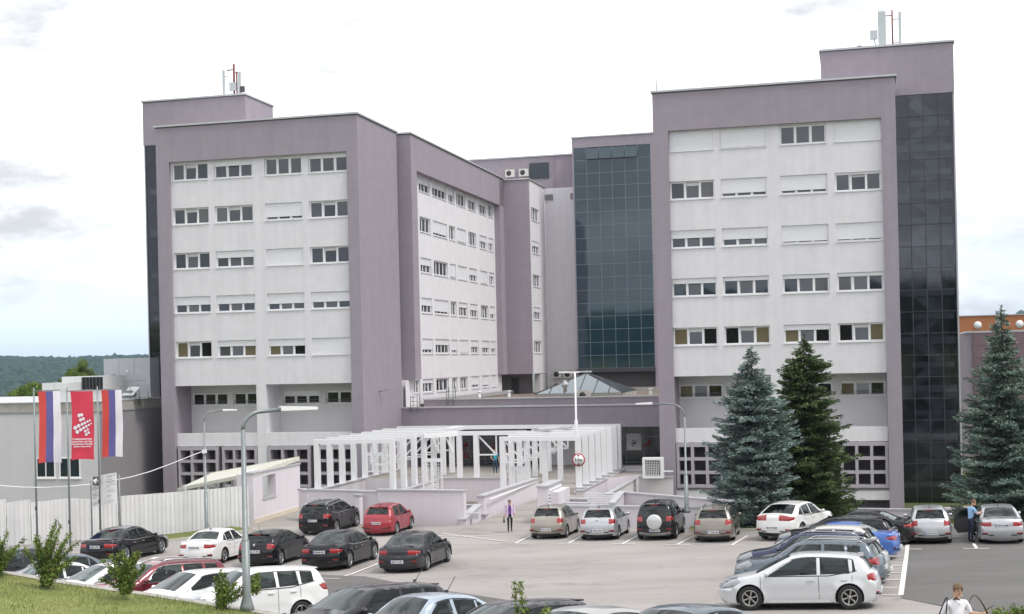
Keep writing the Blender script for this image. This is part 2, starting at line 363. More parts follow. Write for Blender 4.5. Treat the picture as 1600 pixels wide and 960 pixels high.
# kerb and verge behind the far rows of cars
def kerb(px0, px1, D0, D1, name='kerb', back=3.0, verge=True):
    a = at(px0, 600, D0); b = at(px1, 600, D1); a = Vector((a.x, a.y)); b = Vector((b.x, b.y))
    d = (b-a); L = d.length; d /= L; nn = Vector((-d.y, d.x)); kb = MB(); n = max(1, int(L/1.0))
    for k in range(n):
        p = a+d*L*k/n; q = a+d*(L*(k+1)/n-.012); P = [p, q, q+nn*.15, p+nn*.15]
        kb.add([(*c, zg(c.x, c.y)-.2) for c in P]+[(*c, zg(c.x, c.y)+.12) for c in P], [(3,2,1,0),(4,5,6,7),(0,1,5,4),(1,2,6,5),(2,3,7,6),(3,0,4,7)])
    kb.build(name, kerb_m, kind='structure')
    if verge:
        vb = MB(); n = int(L/1.5)+1
        for k in range(n):
            for j in range(3):
                P = [a+d*L*k/n+nn*(.15+back*j/3), a+d*L*(k+1)/n+nn*(.15+back*j/3), a+d*L*(k+1)/n+nn*(.15+back*(j+1)/3), a+d*L*k/n+nn*(.15+back*(j+1)/3)]
                vb.add([(*c, zg(c.x, c.y)+.09) for c in P], [(0, 1, 2, 3)])
        vb.build('grass_verge', verge_m, kind='structure')
kerb(1072, 1640, 66.5, 64.0, back=3.2)
kerb(238, 395, 71.0, 75.0, name='kerb', back=2.4)
# ramp and entrance platform
plat = MB()
def deck(poly, ztop, zbot=-11.0):
    n = len(poly); T = [W(u, v, ztop(u, v) if callable(ztop) else ztop) for u, v in poly]; B = [Vector((p.x, p.y, zbot)) for p in T]
    plat.m = 0; plat.add(T, [tuple(range(n))]); plat.m = 1; plat.add(T+B, [(i, (i+1) % n, n+(i+1) % n, n+i) for i in range(n)])
zp = lambda u, v: lerp(v, [(-34, -8.72), (-30, -8.72), (-22, -8.9), (-9, -8.95), (-4, -8.6), (16, -8.95)])
deck([(17.3, -33.5), (21.8, -33.5), (21.3, -22), (19.7, -12), (17.4, -12)], zp)
deck([(14.0, -12), (19.7, -12), (19.7, -9.0), (14.0, -9.0)], zp)
deck([(14.0, -9), (19.7, -9), (19.7, -4.0), (14.0, -4.0)], zp)
deck([(1.2, -4.0), (19.7, -4.0), (23.3, 4.0), (23.3, 6.4), (1.2, 6.4)], zp)
deck([(0.0, 6.4), (23.3, 6.4), (23.3, 16), (0.0, 16)], zp)
plat.build('entrance_platform', [yard_m, lilac], kind='structure')
link('pavement', grid_mesh('pavement', lin(-15.2, -6.5, 8), lin(73.9, 90, 10), lambda x, y: zg(x, y)+.006, yard_m), kind='structure')
# sunken gravel court by the ramp
cb = MB(); cb.add([W(7, -33, -10.3), W(17.2, -33, -10.3), W(17.2, -4.2, -10.3), W(7, -4.2, -10.3)], [(0, 1, 2, 3)])
cb.build('gravel_court', gravel, kind='structure')
sw = MB()   # face of the car park above the lower yard
for i in range(60):
    x0, x1 = -60+i*2, -58+i*2
    sw.add([(x0, 74, zg(x0, 74)), (x1, 74, zg(x1, 74)), (x1, 74.0, -11.5), (x0, 74.0, -11.5)], [(0, 1, 2, 3)])
sw.build('car_park_edge', concrete, kind='structure')
# ================================================================ HOSPITAL
grid_m = mat('grid_screen_render', (.42, .385, .425), .9, var=.04)
ZT, ZP0, ZP1 = 19.65, -1.38, 16.83
bld = thing('hospital_building', 'large mauve and pale grey hospital with two projecting blocks and glass stair towers', 'building', (A[0], A[1], 0), -PH)
def bbox(name, m, *boxes, label=None, parent=bld):
    b = MB()
    for q in boxes: b.box(*q)
    return b.build(name, m, parent, label=label)
def open_wall(name, m, a0, a1, z0, z1, opens, P, depth=.18, label=None):
    xs = sorted({a0, a1, *[o[0] for o in opens], *[o[1] for o in opens]}); zs = sorted({z0, z1, *[o[2] for o in opens], *[o[3] for o in opens]})
    b = MB()
    for i in range(len(xs)-1):
        for j in range(len(zs)-1):
            cx, cz = (xs[i]+xs[i+1])/2, (zs[j]+zs[j+1])/2
            if any(o[0] < cx < o[1] and o[2] < cz < o[3] for o in opens): continue
            b.add([P(xs[i], 0, zs[j]), P(xs[i+1], 0, zs[j]), P(xs[i+1], 0, zs[j+1]), P(xs[i], 0, zs[j+1])], [(0, 1, 2, 3)])
    for o in opens:
        c = [(o[0], o[2]), (o[1], o[2]), (o[1], o[3]), (o[0], o[3])]
        for k in range(4):
            p, q = c[k], c[(k+1) % 4]
            b.add([P(p[0], 0, p[1]), P(q[0], 0, q[1]), P(q[0], depth+.15, q[1]), P(p[0], depth+.15, p[1])], [(0, 1, 2, 3)])
    return b.build(name, m, bld, label=label)
CACHE = {}
def cached(key, fn):
    if key not in CACHE: CACHE[key] = fn()
    return CACHE[key]
def q(x): return round(x*20)/20
def window(o, P, rz, depth, cover, tilt=True, mats=(0, 0, 0), npane=3, split=None, rail=False, box_=True):
    """o=(a0,a1,z0,z1); window > pane, shutter, sill"""
    w_, h_ = q(o[1]-o[0]), q(o[3]-o[2])
    fw = .07
    def frame():
        b = MB(); b.box(0, w_, 0, .09, 0, fw); b.box(0, w_, 0, .09, h_-fw, h_); b.box(0, fw, 0, .09, fw, h_-fw); b.box(w_-fw, w_, 0, .09, fw, h_-fw)
        for k in range(1, npane): x = w_*k/npane; b.box(x-.05, x+.05, -.005, .085, fw, h_-fw)
        return b.mesh('window_frame', pvc)
    p0 = P(o[0], depth, o[2])
    wo = link('window', cached(('f', w_, h_, npane), frame), bld, loc=p0, rz=rz)
    cell = w_/npane-.1-.02
    for k in range(npane):
        x = w_*k/npane+(fw if k == 0 else .05); x1 = w_*(k+1)/npane-(fw if k == npane-1 else .05)
        mt = [glass, glass2, curt, curtg][mats[k % len(mats)]]
        tl = tilt and k == npane//2
        def pane(x=x, x1=x1, mt=mt, tl=tl):
            b = MB(); W_ = x1-x
            b.m = 0; b.box(.05, W_-.05, .04, .05, .05, h_-2*fw-.05)
            b.m = 1; b.box(0, W_, .02, .07, 0, .05); b.box(0, W_, .02, .07, h_-2*fw-.05, h_-2*fw); b.box(0, .05, .02, .07, .05, h_-2*fw-.05); b.box(W_-.05, W_, .02, .07, .05, h_-2*fw-.05)
            return b.mesh('pane', [mt, pvc])
        key = ('p', q(x1-x), h_, mt.name, tl)
        po = link('pane', cached(key, pane), wo, loc=(x, 0, fw))
        if tl: po.rotation_euler = (R(-6), 0, 0)
    if cover > .01:
        hc = h_*cover*1.0
        def shutter():
            b = MB(); n = max(1, int(hc/.075)); split_ = w_*.34
            for s0, s1 in ((0.01, split_-.01), (split_+.01, w_-.01)):
                for i in range(n): z1_ = hc-i*hc/n; b.box(s0, s1, 0, .022, z1_-hc/n+.012, z1_)
            b.box(0, w_, .012, .03, 0, hc); b.box(split_-.02, split_+.02, -.01, .02, 0, hc)
            return b.mesh('shutter', shut)
        link('shutter', cached(('s', w_, q(hc)), shutter), wo, loc=(0, -.06, h_-hc))
    def sill():
        b = MB(); b.box(-.04, w_+.04, -depth-.07, .0, -.05, 0); return b.mesh('sill', pvc)
    link('sill', cached(('l', w_, depth), sill), wo, loc=(0, 0, 0))
    if rail:
        b = MB()
        for z_ in (.22, .38): b.tube([(0, -depth-.02, z_), (w_, -depth-.02, z_)], .018, 5)
        b.build('rail', steel, wo)
    return wo
rows = [(15.32, 16.72), (11.72, 13.08), (8.10, 9.44), (4.50, 5.86), (.86, 2.21)]
def PF(v0): return lambda a, d, z: (a, v0+d, z)
def PS(u0): return lambda a, d, z: (u0-d, a, z)
colsL = [(-16.22, -13.03), (-12.5, -9.13), (-8.08, -4.9), (-4.33, -1.0)]
colsR = [(24.42, 27.72), (28.2, 31.54), (32.52, 35.84), (36.38, 39.62)]
covL = [[.05, .3, .04, .2], [0, 0, .8, 0], [0, .42, 1, 0], [.5, .5, .6, .58], [0, .36, .42, 1]]
covR = [[1, .96, 0, 1], [0, .78, .8, .12], [.45, .62, .87, .87], [.28, .22, .22, .2], [0, 0, .3, 0]]
for nm, u0, u1, cols, cov in (('left', -17.45, 0, colsL, covL), ('right', 23.3, 40.7, colsR, covR)):
    i0, i1 = u0+1.12, u1-.95-(.05 if nm == 'right' else 0)
    # frame of the block: piers and top beam
    bbox('wall', mauve, (u0, i0, 0, 9.5, -11.5, ZT), (i1, u1, 0, 9.5, -11.5, ZT), (i0, i1, 0, 9.5, ZP1, ZT), label='mauve rendered frame of the %s block' % nm)
    opens = [(c[0], c[1], r[0], r[1]) for r in rows for c in cols]
    open_wall('wall', white, i0, i1, ZP0, ZP1, opens, PF(.32), label='pale window wall of the %s block' % nm)
    bbox('wall', white, (i0, i1, .62, 9.4, ZP0, ZP1), (i0, i1, .32, .62, ZP0-.02, ZP0))
    for ri, r in enumerate(rows):
        for ci, c in enumerate(cols):
            if ri == 4: mt = [(2, 1, 1), (3, 0, 2), (2, 0, 1), (1, 0, 1)][ci] if nm == 'left' else [(2, 0, 1), (1, 0, 2), (2, 0, 1), (1, 0, 2)][ci]
            else: mt = [(3, 0, 0), (0, 0, 0), (0, 0, 0), (0, 0, 3), (0, 0, 0)][(ri*3+ci*2) % 5]
            window((c[0], c[1], r[0], r[1]), PF(.32), 0, .16, cov[ri][ci], tilt=not (ri == 0 and ci > 1), mats=mt)
    # recessed storey
    gcol = [cols[0], cols[1], cols[2], cols[3]]; og = [(c[0], c[1], -3.12, -2.05) for c in gcol]
    open_wall('wall', beige, i0, i1, -6.3, ZP0, og, PF(3.0), label='recessed wall of the lower storey, %s block' % nm)
    for ci, o in enumerate(og): window(o, PF(3.0), 0, .14, [0, .1, .35, 0][ci] if nm == 'left' else 0, tilt=nm == 'right', mats=(1, 1, 1) if nm == 'left' else (2, 0, 1), rail=True)
    cu = (-9.2, -8.36) if nm == 'left' else (31.5, 32.35)
    bbox('column', white, (cu[0], cu[1], .3, 3.0, -10.7, ZP0))
    bbox('parapet_band', white, (i0+.02, cu[0], .34, .75, -6.32, -5.27), (cu[1], i1-.02, .34, .75, -6.32, -5.27), (cu[0]+.01, cu[1]-.01, .29, .34, -6.32, ZP0-.03))
    bbox('balcony_floor', beige, (i0, i1, .75, 3.0, -6.32, -6.1))
    # concrete grid screens
    if nm == 'left': bays = [(-16.2, -12.62), (-12.3, -9.22), (-8.3, -4.65), (-4.35, -.98)]
    else: bays = [(24.45, 27.95), (28.3, 31.45), (32.45, 35.85), (36.3, 39.7)]
    for b0_, b1_ in bays:
        g = MB(); za, zb = -9.68, -6.35; nw = (b1_-b0_)
        ex = lin(b0_+.13, b1_-.13, 4); ez = lin(za+.13, zb-.18, 4)
        for x in ex: g.box(x-.105, x+.105, .2, 1.0, za, zb)
        for z_ in ez:
            for k in range(3): g.box(ex[k]+.105, ex[k+1]-.105, .203, .99, z_-.11, z_+.11)
        g.box(b0_, b1_, .205, .98, zb-.17, zb)
        g.build('grid_screen', grid_m, bld)
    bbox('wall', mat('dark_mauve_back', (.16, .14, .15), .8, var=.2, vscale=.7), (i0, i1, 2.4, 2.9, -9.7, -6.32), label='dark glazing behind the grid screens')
    bbox('wall', mauve, (i0, i1, .35, .6, -9.86, -9.7), label=None)
    bbox('wall', white, (i0, i1, .32, 3.0, -10.55, -9.88), label='pale band under the grid screens')
    bbox('wall', mauve, (i0, i1, 2.0, 3.0, -11.5, -10.55))
    # coping, with a dark strip below it painted as its shadow
    b = MB(); b.m = 0; b.box(u0-.12, u1+.12, -.14, 9.62, ZT+.06, ZT+.2); b.m = 1; b.box(u0-.05, u1+.05, -.06, 9.56, ZT, ZT+.06); b.build('coping', [coping, copdark], bld)
# stair towers
mid_m = mat('stair_well_wall', (.46, .46, .49), .9)
for u0, u1, g0, g1, vb in ((-21.6, -12.0, -21.45, -17.5, 11.2), (35.45, 45.1, 40.75, 44.95, 13)):
    bbox('wall', mauve, (u0, u1, 5.5, vb, 19.3, 22.98), label='mauve head of the stair tower')
    bbox('coping', coping, (u0-.1, u1+.1, 5.38, vb+.1, 23.03, 23.17)); bbox('coping', copdark, (u0-.04, u1+.04, 5.45, vb+.05, 22.98, 23.03))  # second, dark strip is painted shade under the tower coping
    nc = 4; nr = 19; cwall = MB()
    dx = (g1-g0)/nc; dz = (19.3+11.6)/nr
    for k in range(nc+1): cwall.box(g0+dx*k-.025, g0+dx*k+.025, 5.56, 5.74, -11.6, 19.3)
    for k in range(nr+1): cwall.box(g0, g1, 5.563, 5.73, -11.6+dz*k-.02, -11.6+dz*k+.02)
    cw_ = cwall.build('curtain_wall', darkmet, bld)
    pm = MB(); pm.box(.035, dx-.035, 0, .02, .03, dz-.03)
    pmesh = pm.mesh('glass_pane', smoked)
    for i in range(nc):
        for j in range(nr):
            po = link('glass_pane', pmesh, cw_, loc=(g0+dx*i, 5.60, -11.6+dz*j)); po.rotation_euler = (R(rnd.uniform(-.25, .25)), 0, R(rnd.uniform(-.25, .25)))
    bbox('wall', mid_m, (g0-.12, g1+.12, 9.6, 9.9, -11.6, 19.3), (g0-.14, g0-.02, 5.6, 9.6, -11.6, 19.3), (g1+.02, g1+.14, 5.6, 9.6, -11.6, 19.3))
    st = MB(); zf = -10.0; k = 0
    while zf < 17.5:     # landings and zig-zag flights seen through the smoked glass
        st.box(g0+.1, g1-.1, 6.0, 6.25, zf-.25, zf+.28) if k % 2 == 0 else st.box(g0+.9, g1-.2, 6.0, 6.25, zf-.2, zf+.2)
        a, c = (g0+1.0, g1-1.4) if k % 2 == 0 else (g1-1.2, g0+1.3)
        st.bar((a, 6.6, zf+.3), (c, 6.6, zf+1.81), .3, .75, upv=(0, 0, 1))
        st.box(g0+2.2, g1-.4, 8.6, 8.8, zf+.25, zf+1.5)
        zf += 1.81; k += 1
    st.build('staircase', lin_stair, bld)
# inner wing with the long side wall
U2, UP = .95, .32
vw = [(14.5, 17.65), (18.45, 22.85), (23.55, 25.5), (26.25, 29.35), (30.3, 33.15), (34.4, 37.3), (37.95, 39.95)]
covS = [[.5, .45, .5, .2, .35, .35, .1], [0, .8, 0, .9, 0, .45, .4], [.5, .1, .9, .96, .5, .93, .3], [.5, .8, 0, .35, .45, 0, .6], [.72, .4, .75, .92, .5, .55, .6]]
bbox('wall', mauve, (-9, U2, 10.4, 12.0, ZP0, ZT), (-9, U2, 12, 42.3, ZP1-.1, ZT), (-9, U2, 40.55, 42.3, ZP0, ZT), label='mauve frame of the inner side wing')
opens = [(a, b_, r[0], r[1]) for r in rows for a, b_ in vw]
open_wall('wall', white, 12.0, 40.55, ZP0, ZP1-.1, opens, PS(UP), label='pale long side wall of the inner wing')
bbox('wall', white, (-9, UP-.32, 12, 40.55, ZP0, ZP1-.1))
for ri, r in enumerate(rows):
    for ci, (a, b_) in enumerate(vw):
        window((a, b_, r[0], r[1]), PS(UP), R(90), .15, covS[ri][ci], tilt=(ri+ci) % 2 == 0, mats=[(0, 3, 0), (1, 3, 1)][ci % 2], npane=2 if b_-a < 2.3 else (4 if b_-a > 4 else 3))
vlow = [(11.9, 13.6), (14.4, 17.5), (18.4, 22.4), (23.4, 25.2), (26.1, 28.8), (30.2, 33.1), (34.2, 37.1), (37.9, 39.9)]
covl = [0, .3, .05, 0, 0, .7, .8, 1]
open_wall('wall', white, 9.5, 42.2, -4.2, ZP0-.02, [(a, b_, -2.62, -1.42) for a, b_ in vlow], PS(UP), label='pale lower side wall')
for (a, b_), c in zip(vlow, covl): window((a, b_, -2.62, -1.42), PS(UP), R(90), .15, c, mats=(1, 3, 0), npane=2 if b_-a < 2.3 else (4 if b_-a > 4 else 3))
bbox('wall', white, (-3, UP-.32, 9.51, 42.2, -4.2, ZP0-.02))
bbox('coping', coping, (-9, U2+.12, 10.28, 42.2, ZT+.06, ZT+.2)); bbox('coping', copdark, (-9, U2+.05, 10.34, 42.2, ZT, ZT+.06))  # dark strip below is the coping's shadow as colour
# third step: mauve end wall, pale side with five windows
U3 = 3.75
bbox('wall', mauve, (-9, U3-.3, 42.31, 50, ZP0, ZT-.15), (U3-.3, U3, 42.31, 42.6, ZP0, ZT-.15), label='mauve narrow end wall of the inner step')
open_wall('wall', white, 42.6, 50, ZP0, ZT-.15, [(43.4, 46.9, r[0], r[1]) for r in rows], PS(U3-.01), depth=.12)
for r, c in zip(rows, (0, .4, .1, .4, .1)): window((43.4, 46.9, r[0], r[1]), PS(U3-.01), R(90), .12, c, mats=(3, 0, 3))
bbox('coping', coping, (-9, U3+.1, 42.2, 50, ZT-.1, ZT+.03))
bbox('wall', mauve, (-9, 2.6, 46.6, 47, -4, ZP0-.02)); bbox('column', beige, (3.1, U3-.05, 46, 50, -4, ZP0-.02)); bbox('door', copdark, (.3, 1.1, 46.52, 46.6, -3.5, -1.9))
# rear wall and penthouse
bbox('wall', white, (U3, 7.8, 50.0, 51, -4, 19.45), label='plain pale rear wall'); bbox('wall', mauve, (-14, 7.8, 50.05, 60, 19.45, 23.1), (-40, -14, 49, 60, 19, 22), label='mauve penthouse storey')
bbox('coping', coping, (-14, 7.7, 49.9, 60, 23.1, 23.25)); bbox('downpipe', mauve, (4.95, 5.05, 49.95, 50.05, 19.45, 23.1))
for a, b_ in ((3.85, 4.75), (6.75, 7.7)):
    g = MB()
    for k in range(7): g.box(a, b_, 49.9, 49.99, 18.1+k*.1, 18.16+k*.1)
    g.box(a, b_, 49.96, 50.0, 18.1, 18.76); g.build('vent_grille', grey, bld)
bbox('window', glass, (2.1, 4.35, 49.95, 50.04, 20.6, 22.4))
UL, UR, VV, ZC = 7.75, 16.75, 46.5, 23.27
# central glass tower
bbox('wall', mauve, (UL, UR, VV, 52, ZC, 24.36), (UR-.33, UR, VV, 50, -4, ZC), (UL, UL+.15, VV, 50, -4, ZC), label='mauve head and cheeks of the central glass tower')
bbox('coping', coping, (UL-.1, UR+.1, VV-.1, 52, 24.36, 24.49))
bbox('wall', dgrey, (UL+.15, UR-.33, VV+.7, 50, -4, ZC)); bbox('window_sill', darkmet, (UL+.1, UR-.29, VV-.25, VV+.6, -1.4, -.98))
cwall = MB(); nc, nr = 6, 17; dx = (UR-.35-UL-.17)/nc; dz = (ZC+.98)/nr
for k in range(nc+1): cwall.box(UL+.17+dx*k-.025, UL+.17+dx*k+.025, VV, VV+.2, -.98, ZC)
for k in range(nr+1): cwall.box(UL+.17, UR-.35, VV+.003, VV+.19, -.98+dz*k-.025, -.98+dz*k+.025)
cw_ = cwall.build('curtain_wall', lightmul, bld)
pm = MB(); pm.box(.03, dx-.03, 0, .02, .03, dz-.03); pmesh = pm.mesh('glass_pane', bluegl)
for i in range(nc):
    for j in range(nr):
        if j == nr-1 and 1 <= i <= 4:
            po = link('glass_pane', pmesh, cw_, loc=(UL+.17+dx*i, VV-.02, -.98+dz*(j+1))); me_ = None
            po.rotation_euler = (R(-16), 0, 0); po.location = (UL+.17+dx*i, VV+.02-.32, -.98+dz*j+.05)
            continue
        po = link('glass_pane', pmesh, cw_, loc=(UL+.17+dx*i, VV+.03, -.98+dz*j)); po.rotation_euler = (R(rnd.uniform(-.12, .12)), 0, R(rnd.uniform(-.3, .3)))
bbox('wall', mauve, (UL, 23.3, VV+1, VV+1.3, -4, -1.35)); bbox('wall', mauve, (UR+.01, 24, VV+1.5, 52, -4, 19))
bbox('door', white, (11.4, 12.4, VV+.9, VV+1.0, -3.4, -1.45)); bbox('door', white, (14.0, 16.4, VV+.9, VV+1.0, -3.4, -1.45)); bbox('parapet', concrete, (5, 23.3, 44, 44.3, -3.6, -3.05))
# entrance hall between the blocks
bbox('wall', mauve, (0.02, 23.28, 9.3, 9.7, -5.55, -3.8), (.8, 23.28, 13.0, 13.3, -3.9, -3.22), label='long mauve fascia of the entrance hall')
bbox('coping', coping, (0.02, 23.28, 9.2, 9.8, -3.8, -3.68)); bbox('coping', coping, (.75, 23.28, 12.9, 13.4, -3.22, -3.1)); bbox('coping', coping, (.8, 1.15, 13.4, 44, -3.5, -3.12))
bbox('roof', gravel, (0.02, 23.28, 13.3, 49.9, -3.75, -3.55)); bbox('roof', concrete, (0.02, 23.28, 9.7, 13.0, -4.0, -3.85))
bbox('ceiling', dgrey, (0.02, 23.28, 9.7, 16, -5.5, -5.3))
bbox('wall', mauve, (0.02, .4, 9.5, 13.5, -10, -5.3), (23.0, 23.28, 9.5, 13.5, -10, -5.3))
bbox('wall', beige, (9.2, 9.9, 12.6, 13.3, -9.2, -5.5), (11.9, 15.6, 12.6, 13.3, -9.2, -5.5))
bbox('wall', dgrey, (.4, 23.0, 15.8, 16, -10, -5.3))
ent = [(.4+1.46*i, .4+1.46*(i+1)) for i in range(6)]+[(15.7+1.46*i, 15.7+1.46*(i+1)) for i in range(5)]
em = MB()
for a, b_ in ent: em.box(a-.03, a+.03, 12.95, 13.05, -8.9, -5.5); em.box(a, b_, 12.953, 13.04, -8.75, -8.67); em.box(a, b_, 12.953, 13.04, -6.6, -6.54)
em_ = em.build('entrance_glazing', lightmul, bld)
pm = MB(); pm.box(.04, 1.42, 0, .03, 0, 3.05); pe = pm.mesh('glass_pane', darkgl)
for a, b_ in ent: link('glass_pane', pe, em_, loc=(a, 12.99, -8.6))
bbox('door', blackm, (9.95, 11.85, 13.2, 13.3, -9.0, -5.9), label='dark open entrance doorway')
redp = mat('red_lettering', (.35, .03, .04), .6)
for i, ch in enumerate('УКЦРС'):
    o = link('lettering', text_mesh(ch, .72, redp, bold=.02), bld, loc=((1.81, 3.27, 4.54, 5.7, 7.1)[i], 12.93, -8.03))
def flower(u, z, r, m, name='emblem'):
    b = MB()
    for k in range(7):
        a = k*.9; rr = r*(.25+.75*(k % 3)/2)
        b.tube([(u+math.cos(a)*rr, 12.92, z+math.sin(a)*rr*.7), (u+math.cos(a)*rr, 12.96, z+math.sin(a)*rr*.7)], r*.23, 8)
    b.build(name, m, bld)
for i in range(5): flower((1.81, 3.28, 4.56, 5.7, 7.1)[i], -7.2, .3, redp)
flower(19.3, -7.1, .32, dgrey); flower(20.6, -7.05, .26, redp); b = MB(); b.bar((20.05, 12.93, -7.4), (20.5, 12.93, -7.15), .12, .05, upv=(0, 1, 0)); b.build('emblem', redp, bld)
bbox('poster', white, (18.6, 19.9, 12.95, 12.985, -7.7, -6.3))
# skylight pyramid
sk = MB(); sk.box(9.9, 17.8, 16.8, 16.95, -3.55, -2.95); sk.box(9.9, 17.8, 24.4, 24.55, -3.55, -2.95); sk.box(9.9, 10.05, 16.95, 24.4, -3.55, -2.95); sk.box(17.65, 17.8, 16.95, 24.4, -3.55, -2.95)
sky_l = sk.build('skylight', concrete, bld, label='low glass pyramid skylight on a concrete curb')
skgl = mat('skylight_glass', (.16, .2, .22), .08, ior=1.9)
ap = Vector((13.85, 20.65, -1.2)); cor = [Vector((9.9, 16.8, -2.93)), Vector((17.8, 16.8, -2.93)), Vector((17.8, 24.5, -2.93)), Vector((9.9, 24.5, -2.93))]
ribs = MB()
for k in range(4):
    a, b_ = cor[k], cor[(k+1) % 4]; mid = (a+b_)/2
    ribs.tube([a, ap], .07, 5)
    n = 6
    def slope_pt(s, t):   # s along base 0..1, t up 0..1 (vertical strips running up to the hip)
        base = a+(b_-a)*s; top = 1-abs(2*s-1)
        upd = (ap-mid); return base+upd*t
    for i in range(n):
        s0, s1 = i/n, (i+1)/n; t0, t1 = 1-abs(2*s0-1), 1-abs(2*s1-1)
        for r0, r1 in ((0, .34), (.34, .67), (.67, 1)):
            P4 = [slope_pt(s0, min(t0, r0)), slope_pt(s1, min(t1, r0)), slope_pt(s1, min(t1, r1)), slope_pt(s0, min(t0, r1))]
            if max(t0, t1) <= r0+1e-6: continue
            pb = MB(); pb.add(P4, [(0, 1, 2, 3)]); pb.add([p+Vector((0, 0, -.03)) for p in P4], [(0, 1, 2, 3)]); pb.build('glass_pane', skgl, sky_l)
        if 0 < i: ribs.tube([slope_pt(s0, 0)+Vector((0, 0, .03)), slope_pt(s0, t0)+Vector((0, 0, .03))], .035, 4)
ribs.build('rafters', darkmet, sky_l)
# small fittings on the block sides
b = MB(); b.box(23.19, 23.29, 4, 5, 12, 12.4); b.build('wall_lamp', grey, bld)
b = MB(); b.tube([(0, 3.8, -2.2), (.5, 3.8, -2.1)], .05, 6); b.box(.4, .9, 3.7, 3.9, -2.13, -2.03); b.build('wall_lamp', grey, bld)
# ladders
def ladder(u, v, z0, z1, label):
    L_ = thing('roof_ladder', label, 'ladder', W(u, v, z0), -PH, 'hooped ladders on the entrance hall roof'); h = z1-z0; b = MB()
    for x in (-.3, .3): b.tube([(x, -.2, -.4), (x, -.2, h), (x, .5, h), (x, .5, .0)], .035, 6)
    b.build('rail', steel, L_); b = MB()
    for k in range(4): b.tube([(-.3, -.2, -.2+k*.35), (.3, -.2, -.2+k*.35)], .02, 5)
    b.build('rung', steel, L_)
ladder(1.2, 9.2, -3.7, -2.75, 'steel hooped ladder over the lower fascia, nearer the camera'); ladder(3.3, 12.8, -3.3, -2.1, 'taller steel hooped ladder over the upper parapet')
# air conditioners
def aircon(u, v, z, label, w_=.95, h_=.75, group='air conditioner units on the hospital', sideways=False):
    t = thing('air_conditioner', label, 'air conditioner', W(u, v, z), -PH+(R(0) if not sideways else R(90)), group)
    b = MB(); b.box(0, w_, -.4, 0, 0, h_); b.build('casing', mat('aircon_case', (.62, .6, .56), .5, var=.05), t)
    b = MB(); b.lathe([(0.02, -.415), (.27, -.415), (.3, -.4)], 16, c=(w_*.4, 0, h_/2), axis='y'); b.build('fan', blackm, t)
    b = MB()
    for r in (.1, .18, .26): b.lathe([(r, -.43), (r+.012, -.43), (r+.012, -.42)], 14, c=(w_*.4, 0, h_/2), axis='y')
    b.build('fan_guard', grey, t)
for u, v, z, l in [(-.6, 49.8, 20.9, 'air conditioner on the penthouse wall, left of two in the upper pair'), (1.0, 49.8, 20.9, 'air conditioner on the penthouse wall beside its window'), (1.0, 49.8, 19.85, 'air conditioner half hidden by the roof edge below the upper pair'),
                   (4.35, 49.9, -2.0, 'upper left air conditioner on the pale rear wall above the skylight'), (5.6, 49.9, -2.0, 'upper middle air conditioner on the pale rear wall above the skylight'), (6.7, 49.9, -2.0, 'upper right air conditioner on the pale rear wall beside the glass tower'), (4.35, 49.9, -3.3, 'lowest air conditioner, under the upper left one on the rear wall')]:
    aircon(u, v, z, l, 1.05, .85)
aircon(14.0, 15.9, -3.55, 'air conditioner standing on the roof in front of the skylight', 1.1, .9)
t = thing('roof_vent', 'pale metal cowl vent on a block in front of the skylight', 'vent', W(12.9, 15.6, -3.55), -PH)
b = MB(); b.box(-.6, .6, -.4, .4, 0, .62); b.build('base', concrete, t); b = MB(); b.tube([(0, 0, .75), (0, 0, 1.2), (0, 0, 1.25), (0, 0, 1.55), (0, 0, 1.6), (0, 0, 1.8)], [.16, .16, .3, .33, .15, .12], 12); b.build('cowl', coping, t)
for i, (u, l) in enumerate(((8.2, 'short white vent pipe on the roof left of the skylight'), (20.6, 'short white vent pipe on the roof right of the skylight'), (5.6, 'short white vent pipe nearest the side wing'))):
    t = thing('vent_pipe', l, 'vent', W(u, 14.2 if i < 2 else 13.9, -3.55), -PH, 'vent pipes on the hall roof'); b = MB(); b.tube([(0, 0, 0), (0, 0, .9)], .13, 8); b.build('pipe', wpaint, t); b = MB(); b.tube([(0, 0, .9), (0, 0, 1.02)], .2, 8); b.build('cap', wpaint, t)
